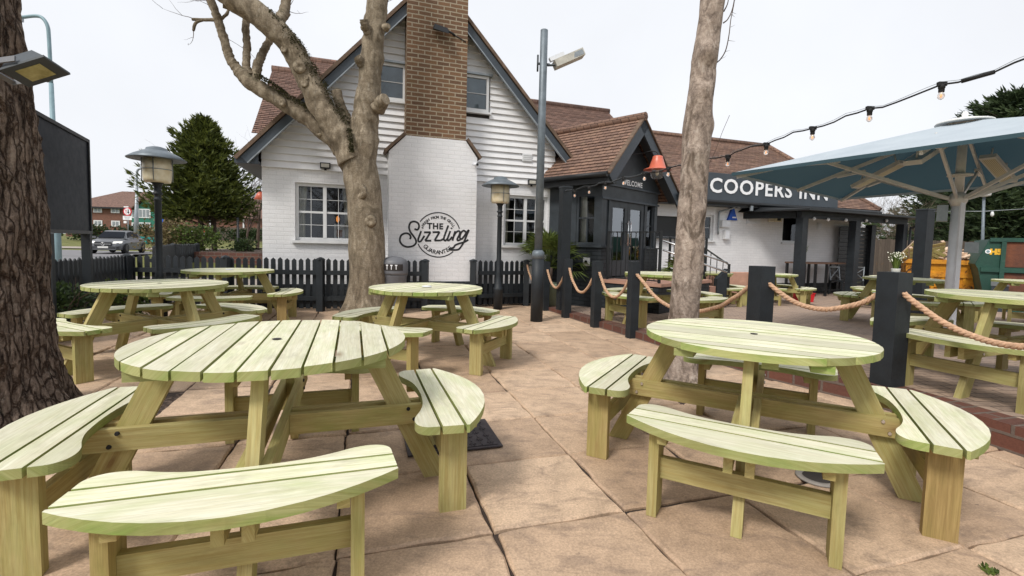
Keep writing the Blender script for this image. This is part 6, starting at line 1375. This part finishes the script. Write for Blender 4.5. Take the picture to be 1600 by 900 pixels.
# street lamps, road signs
t_ = thing('street_lamp', 'tall pale blue steel street lamp with a bent top behind the black sign board', 'street lamp', (at(91, 420, 10.5).x, 10.5, -.1)); B = t_.location
q = lambda x, y: at(x, y, 10.5) - B
m = MB(); m.tube([(0, 0, 0), q(89.5, 360), q(80, 130)], [.07, .06, .04], 14); m.tube(curve([q(80, 130), q(76.5, 60), q(74, 40), q(66, 28), q(55, 25), q(35, 27)], 6), .034, 12); m.build('column', 'pale_blue_steel', t_); m = MB(); a = q(30, 28); m.beam(a, a + Vector((-.5, 0, .02)), .2, .1, wooduv=False); m.build('lantern', 'grey_metal', t_)
t_ = thing('street_lamp', 'distant slim grey street lamp with a curved top, left of the garden lamp hood', 'street lamp', (at(213, 372, 40).x, 40, .2)); B = t_.location; q = lambda x, y: at(x, y, 40) - B
m = MB(); m.tube([(0, 0, 0), q(213, 345), q(214, 290)], [.22, .16, .09], 10); m.tube(curve([q(214, 290), q(214, 272), q(216, 265), q(224, 263), q(240, 263)], 5), .08, 8); m.build('column', 'grey_metal', t_); m = MB(); a = q(240, 263); m.beam(a, a + Vector((.9, 0, 0)), .3, .16, wooduv=False); m.build('lantern', 'grey_metal', t_)
m = MB(); m.lathe([(.28, 0), (.28, .05)], 14); 
t_ = thing('road_sign', 'round red bordered arrow sign above white text plates, behind the silver car', 'road sign', (at(199, 372, 44).x, 44, .3)); B = t_.location; q = lambda x, y, d=0: at(x, y, 44 - d) - B
m = MB(); m.tube([(0, .1, 0), (q(198.5, 322) + Vector((0, .1, 0)))], .05, 8); m.build('post', 'grey_metal', t_)
c = q(199, 330.5, .0); m = MB(); m.disc(c, .40, 28, ((1, 0, 0), (0, 0, 1))); m.disc(c + Vector((0, .02, 0)), .40, 28, ((-1, 0, 0), (0, 0, 1))); ds = m.build('sign_face', 'sign_red', t_); m = MB(); m.disc(c - Vector((0, .012, 0)), .29, 28, ((1, 0, 0), (0, 0, 1))); m.build('sign_centre', 'letter_white', ds)
def arrow(m, x, up, w_, mat): z = c.z; s_ = 1 if up else -1; y = c.y - .02; m.face([(x - w_ / 2, y, z - .2 * s_), (x + w_ / 2, y, z - .2 * s_), (x + w_ / 2, y, z + .04 * s_), (x - w_ / 2, y, z + .04 * s_)]); m.face([(x - w_ * 1.3, y, z + .04 * s_), (x + w_ * 1.3, y, z + .04 * s_), (x, y, z + .21 * s_)])
m = MB(); arrow(m, c.x - .11, True, .055, 0); m.build('small_arrow', 'sign_red', ds); m = MB(); arrow(m, c.x + .09, False, .09, 0); m.build('big_arrow', 'letter_black', ds)
for x, y, w_, h_, nm in ((199, 340.5, .80, .36, 'text_plate'), (197, 323.3, .42, .10, 'top_plate'), (195.5, 347, .26, .2, 'lower_plate')):
    a = q(x, y); m = MB(); m.box(a.x - w_ / 2, a.x + w_ / 2, a.y - .01, a.y + .02, a.z - h_ / 2, a.z + h_ / 2); pl_ = m.build(nm, 'letter_white', t_)
    if nm == 'text_plate':
        m = MB()
        for k in range(3): m.box(a.x - .30 + .05 * k, a.x + .30 - .06 * k, a.y - .016, a.y - .0105, a.z + .09 - k * .10, a.z + .125 - k * .10)
        m.build('text_lines', 'grey_metal', pl_)
t_ = thing('road_sign', 'small round blue sign on a pale post behind the left garden lamp', 'road sign', (at(251, 372, 38).x, 38, .2)); B = t_.location; q = lambda x, y: at(x, y, 38) - B
m = MB(); m.tube([(0, .05, 0), q(251, 339) + Vector((0, .05, 0))], .05, 8); m.build('post', 'grey_metal', t_); c = q(251, 343); m = MB(); m.disc(c, .24, 20, ((1, 0, 0), (0, 0, 1))); m.build('sign_face', 'bright_blue', t_)
t_ = thing('notice_board', 'white board with a blue roundel beyond the bright green bush', 'sign', (at(295, 372, 40).x, 40, .5)); B = t_.location; c = at(295, 364, 40) - B
m = MB(); m.box(c.x - .32, c.x + .32, -.03, .03, c.z - .17, c.z + .17); m.build('board', 'letter_white', t_); m = MB(); m.disc((c.x, -.036, c.z), .14, 20, ((1, 0, 0), (0, 0, 1))); m.build('roundel', 'bright_blue', t_); m = MB(); m.box(-.05, .05, -.02, .02, -.3, c.z - .172); m.build('post', 'grey_metal', t_)
t_ = thing('notice_board', 'small red board with a white foot beside the conifer stems', 'sign', (at(317, 372, 38).x, 38, .5)); B = t_.location; c = at(317, 362, 38) - B
m = MB(); m.box(c.x - .15, c.x + .15, -.03, .03, c.z - .12, c.z + .20); m.build('board', 'sign_red', t_); m = MB(); m.box(c.x - .20, c.x + .15, -.03, .03, c.z - .24, c.z - .122); m.build('foot_panel', 'letter_white', t_); m = MB(); m.box(-.04, .04, -.02, .02, -.4, c.z - .242); m.build('post', 'grey_metal', t_)
t_ = thing('planter_trough', 'turquoise planter trough with dark plants on the verge behind the silver car', 'planter', (at(226, 372, 42).x, 42, gz(at(226, 372, 42).x, 42))); m = MB(); m.solid([(-.95, -.3, .18), (.95, -.3, .18), (.95, .3, .18), (-.95, .3, .18)], [(-1.1, -.35, .62), (1.1, -.35, .62), (1.1, .35, .62), (-1.1, .35, .62)]); m.build('trough', 'teal_paint', t_, .03); m = MB()
for x in (-.7, -.25, .25, .7): m.lathe([(.12, 0), (.14, .17)], 10, (x, 0, 0))
m.build('feet', 'teal_paint', t_); m = MB(); rr = random.Random(4); leaves(m, 260, lambda: ((rr.uniform(-1, 1), rr.uniform(-.25, .25), .62 + rr.uniform(0, .25)), (rr.gauss(0, .4), rr.gauss(0, .4), 1)), .12, 1.5, rr); m.build('plants', 'leaf_dark', t_)
p = at(372, 394, 17); t_ = thing('garden_lamp_column', 'slim black column standing in front of the clipped bush under the conifer', 'lamp post', (p.x, p.y, .68)); m = MB(); m.lathe([(.07, 0), (.07, .35), (.04, .40), (.035, 1.25)], 12); m.build('column', 'black_paint', t_)
p0, p1 = at(262, 399, 15.0), at(409, 402, 14.6); m = MB(); m.beam((p0.x - .3, p0.y, .55), (p1.x + 1.2, p1.y, .53), .22, .42, wooduv=False); o = m.build('bed_wall', 'edging_brick'); tag(o, 'low brown brick bed wall under the conifer behind the picket fence', 'low wall')
p = at(350, 366, 52); m = MB(); m.box(-6, 8, -.04, .04, .1, 1.5)
for k in range(-3, 5): m.box(k * 2. - .05, k * 2. + .05, -.07, -.041, 0, 1.6)
o = m.build('panel_fence', 'fence_brown'); o.location = (p.x, p.y, gz(p.x, p.y)); tag(o, 'brown panel fence in front of the far brick house', 'fence')
# ------------------------------------------------------------------ car park side: skip, container, fence
def along(B, rz):   # distance along a thing's own x axis that shows at column px of the photograph
    c, s_ = math.cos(rz), math.sin(rz)
    def f(px_, py=405): d = at(px_, py, 1.); r = d.x; return (r * B.y - B.x) / (c - r * s_)
    return f
Ys = 12.6; SRZ = -.60; sk = thing('skip', 'battered orange skip heaped with broken timber', 'skip', (at(1478, 470, Ys).x, Ys, -.12), SRZ); B = sk.location.copy(); ax_ = along(B, SRZ)
xl_, xr_, xb0, xb1 = ax_(1413), ax_(1539), ax_(1428, 470), ax_(1530, 470); zt = at(1478, 406, Ys).z + .12
m = MB(); lo = [(xb0, 0, .04), (xb1, 0, .04), (xb1, 1.3, .04), (xb0, 1.3, .04)]; hi = [(xl_, -.16, zt), (xr_, -.16, zt), (xr_, 1.45, zt), (xl_, 1.45, zt)]
fl_ = [(x * .93, .05 + y * .92, .50) for x, y, z in hi]; m.face(lo[::-1]); m.face(fl_)
for i in range(4): j = (i + 1) % 4; m.face([lo[i], lo[j], hi[j], hi[i]]); a, b = Vector(hi[i]), Vector(hi[j]); c_, d_ = Vector((a.x * .97, .02 + a.y * .97, zt)), Vector((b.x * .97, .02 + b.y * .97, zt)); m.face([a, b, d_, c_]); m.face([c_, d_, fl_[j], fl_[i]])
m.build('body', 'skip_paint', sk)
for z, d_ in ((zt - .06, .05), (zt - .40, .05)):
    f = z / zt; ya = -.16 * f; xa, xb = xb0 + (xl_ - xb0) * f, xb1 + (xr_ - xb1) * f; m = MB(); m.box(xa - .02, xb + .02, ya - d_, ya - .002, z - .05, z + .05); m.build('rim_rail', 'skip_paint', sk, .01)
for k in range(6):
    x = xb0 + .15 + k * (xb1 - xb0 - .3) / 5; m = MB(); m.beam((x, -.03, .1), (x * 1.06, -.12, zt - .46), .06, .05, (0, 1, 0), False); m.build('side_rib', 'skip_paint', sk)
m = MB(); m.tube([(xb1 - .3, -.06, .18), (xb1 - .3, -.22, .18)], .08, 12); m.box(xb1 - .42, xb1 - .18, -.11, -.04, .08, .30); m.build('lifting_lug', 'skip_paint', sk)
LW = lambda x, y, z: B + Vector((x * math.cos(SRZ) - y * math.sin(SRZ), x * math.sin(SRZ) + y * math.cos(SRZ), z))
rr = random.Random(17); base = None
for k in range(46):
    x, y = rr.uniform(xl_ * .72, xr_ * .85), rr.uniform(.1, 1.2); z = zt - .08 + rr.uniform(0, .36) * (1 - .5 * abs(x / xr_)); L = rr.uniform(.3, .75); m = MB(); m.beam((-L / 2, 0, 0), (L / 2, 0, 0), rr.uniform(.07, .16), rr.uniform(.02, .05)); o = m.build('broken_board', 'scrap_wood'); o.location = LW(x, y, z); o.rotation_euler = (rr.uniform(-.6, .6), rr.uniform(-.4, .4), SRZ + rr.gauss(.0, .7)); tag(o, 'broken pale board lying in the heap in the orange skip', 'board', 'broken boards heaped in the skip')
for dx in (-.95, -.55):
    t_ = thing('broken_pallet', 'broken pallet leaning on end at the left of the heap in the orange skip' if dx < -.8 else 'broken pallet lying on the heap, to the right of the upright pallet', 'pallet', LW(xl_ * (.72 if dx < -.8 else .45), .35, zt - .10), .35, 'broken pallets in the skip'); t_.rotation_euler = (.5, .5 if dx < -.8 else -.25, SRZ + .3)
    for k in range(6): m = MB(); m.beam((-.4, 0, k * .10), (.4, 0, k * .10), .02, .075); m.build('slat', 'pine_side', t_)
    for x in (-.36, 0, .36): m = MB(); m.beam((x, .05, -.03), (x, .05, .56), .07, .075, (0, 1, 0)); m.build('bearer', 'scrap_wood', t_)
Yc = 11.4; CRZ = -.62; B = Vector((at(1535, 470, Yc).x, Yc, -.12)); ct = thing('waste_container', 'large green and rust red steel waste container marked H5 beside the skip', 'container', B, CRZ)
zt2 = at(1560, 374, Yc).z + .12; cx_ = along(B, CRZ); W_ = cx_(1600) + 2.2
pts = [(cx_(1548), .05), (cx_(1529), zt2 * .60), (cx_(1524), zt2 * .66), (cx_(1544), zt2)]
m = MB(); f = [(pts[0][0], 0, .05), (W_, 0, .05), (W_, 0, zt2), (pts[3][0], 0, zt2), (pts[2][0], 0, pts[2][1]), (pts[1][0], 0, pts[1][1])]; m.solid(f[::1], [(x, 1.9, z) for x, y, z in f]); m.build('body', 'green_steel', ct)
m = MB(); m.box(cx_(1568.5), W_ - .2, -.009, -.002, .12, zt2 * .55); m.build('rusty_panel', 'rust_steel', ct); m = MB(); m.box(cx_(1568.5), W_ - .2, -.009, -.002, zt2 * .63, zt2 - .07); m.build('rusty_panel', 'rust_steel', ct)
m = MB(); g_ = [(pts[0][0], -.01, .05), (cx_(1567), -.01, .05), (cx_(1567), -.01, zt2), (pts[3][0], -.01, zt2), (pts[2][0], -.01, pts[2][1]), (pts[1][0], -.01, pts[1][1])]; m.face(g_); m.face([(pts[3][0] - .005, -.01, zt2), (pts[2][0] - .005, -.01, pts[2][1]), (pts[2][0] - .005, 1.9, pts[2][1]), (pts[3][0] - .005, 1.9, zt2)]); m.build('green_end', 'green_steel', ct)
m = MB(); m.box(pts[3][0], W_, -.06, -.012, zt2 - .06, zt2 + .03); m.box(cx_(1533), W_, -.07, -.012, zt2 * .56, zt2 * .62); m.beam((cx_(1566), -.05, .05), (cx_(1566), -.05, zt2 - .065), .08, .07, (0, 1, 0), False); m.build('frame', 'green_steel', ct)
m = MB(); mid = cx_(1555); text_mb(m, 'H5', .17, lambda x, y, h: (mid + x, -.012 - h, zt2 - .30 + y), .004, .012); nf = m.build('fleet_number', 'skip_paint', ct); nf.data.materials[0] = M['yellow_paint']
m = MB(); m.disc((cx_(1542.5), -.017, zt2 - .29), .050, 20, ((1, 0, 0), (0, 0, 1))); dcl_ = m.build('round_sticker', 'letter_white', ct); m = MB(); m.disc((cx_(1542.5), -.020, zt2 - .29), .030, 16, ((1, 0, 0), (0, 0, 1))); m.build('sticker_centre', 'pale_blue_steel', dcl_)
p = at(1612, 385, 17); m = MB(); m.lathe([(1.30, 0), (1.32, .9), (1.15, 1.35), (.8, 1.68), (.3, 1.85), (.01, 1.87)], 32); o = m.build('domed_tank', 'white_metal'); o.location = (p.x, p.y, -.12); tag(o, 'white domed tank behind the rusty container', 'tank')
Yf = 23.; p0, p1 = at(1340, 400, Yf), at(1700, 400, Yf + 1); t_ = thing('board_fence', 'weathered brown close boarded fence behind the skip', 'fence', (p0.x, p0.y, -.15)); L = (p1 - p0).length; d = (p1 - p0); d.z = 0; d.normalize(); t_.rotation_euler = (0, 0, math.atan2(d.y, d.x)); m = MB(); hgt = at(1470, 376, Yf).z + .15
for k in range(int(L / .14)): m.beam((k * .14, 0, 0), (k * .14, 0, hgt + random.uniform(-.02, .02)), .13, .02, (0, 1, 0))
m.build('board_panel', 'fence_brown', t_)
for k in range(0, int(L / 2.4)): m = MB(); m.box(k * 2.4 - .05, k * 2.4 + .05, .02, .12, 0, hgt + .05); m.build('post', 'fence_brown', t_)
t_ = thing('street_lamp', 'thin grey lamp post with a small lantern in front of the dark conifers', 'street lamp', (at(1537, 400, 21).x, 21, -.15)); q = lambda x, y: at(x, y, 21) - t_.location
m = MB(); m.tube([(0, 0, 0), q(1537.5, 308)], [.07, .05], 10); m.build('column', 'galvanised', t_); a = q(1537.5, 306); m = MB(); m.lathe([(.05, -.05), (.22, .0), (.24, .12), (.05, .2)], 14, a); m.build('lantern', 'white_frame', t_)
for o in list(bpy.data.objects):
    if o.type == 'MESH' and o.parent is None and not o.get('label') and not o.get('kind'): print('UNLABELLED', o.name)
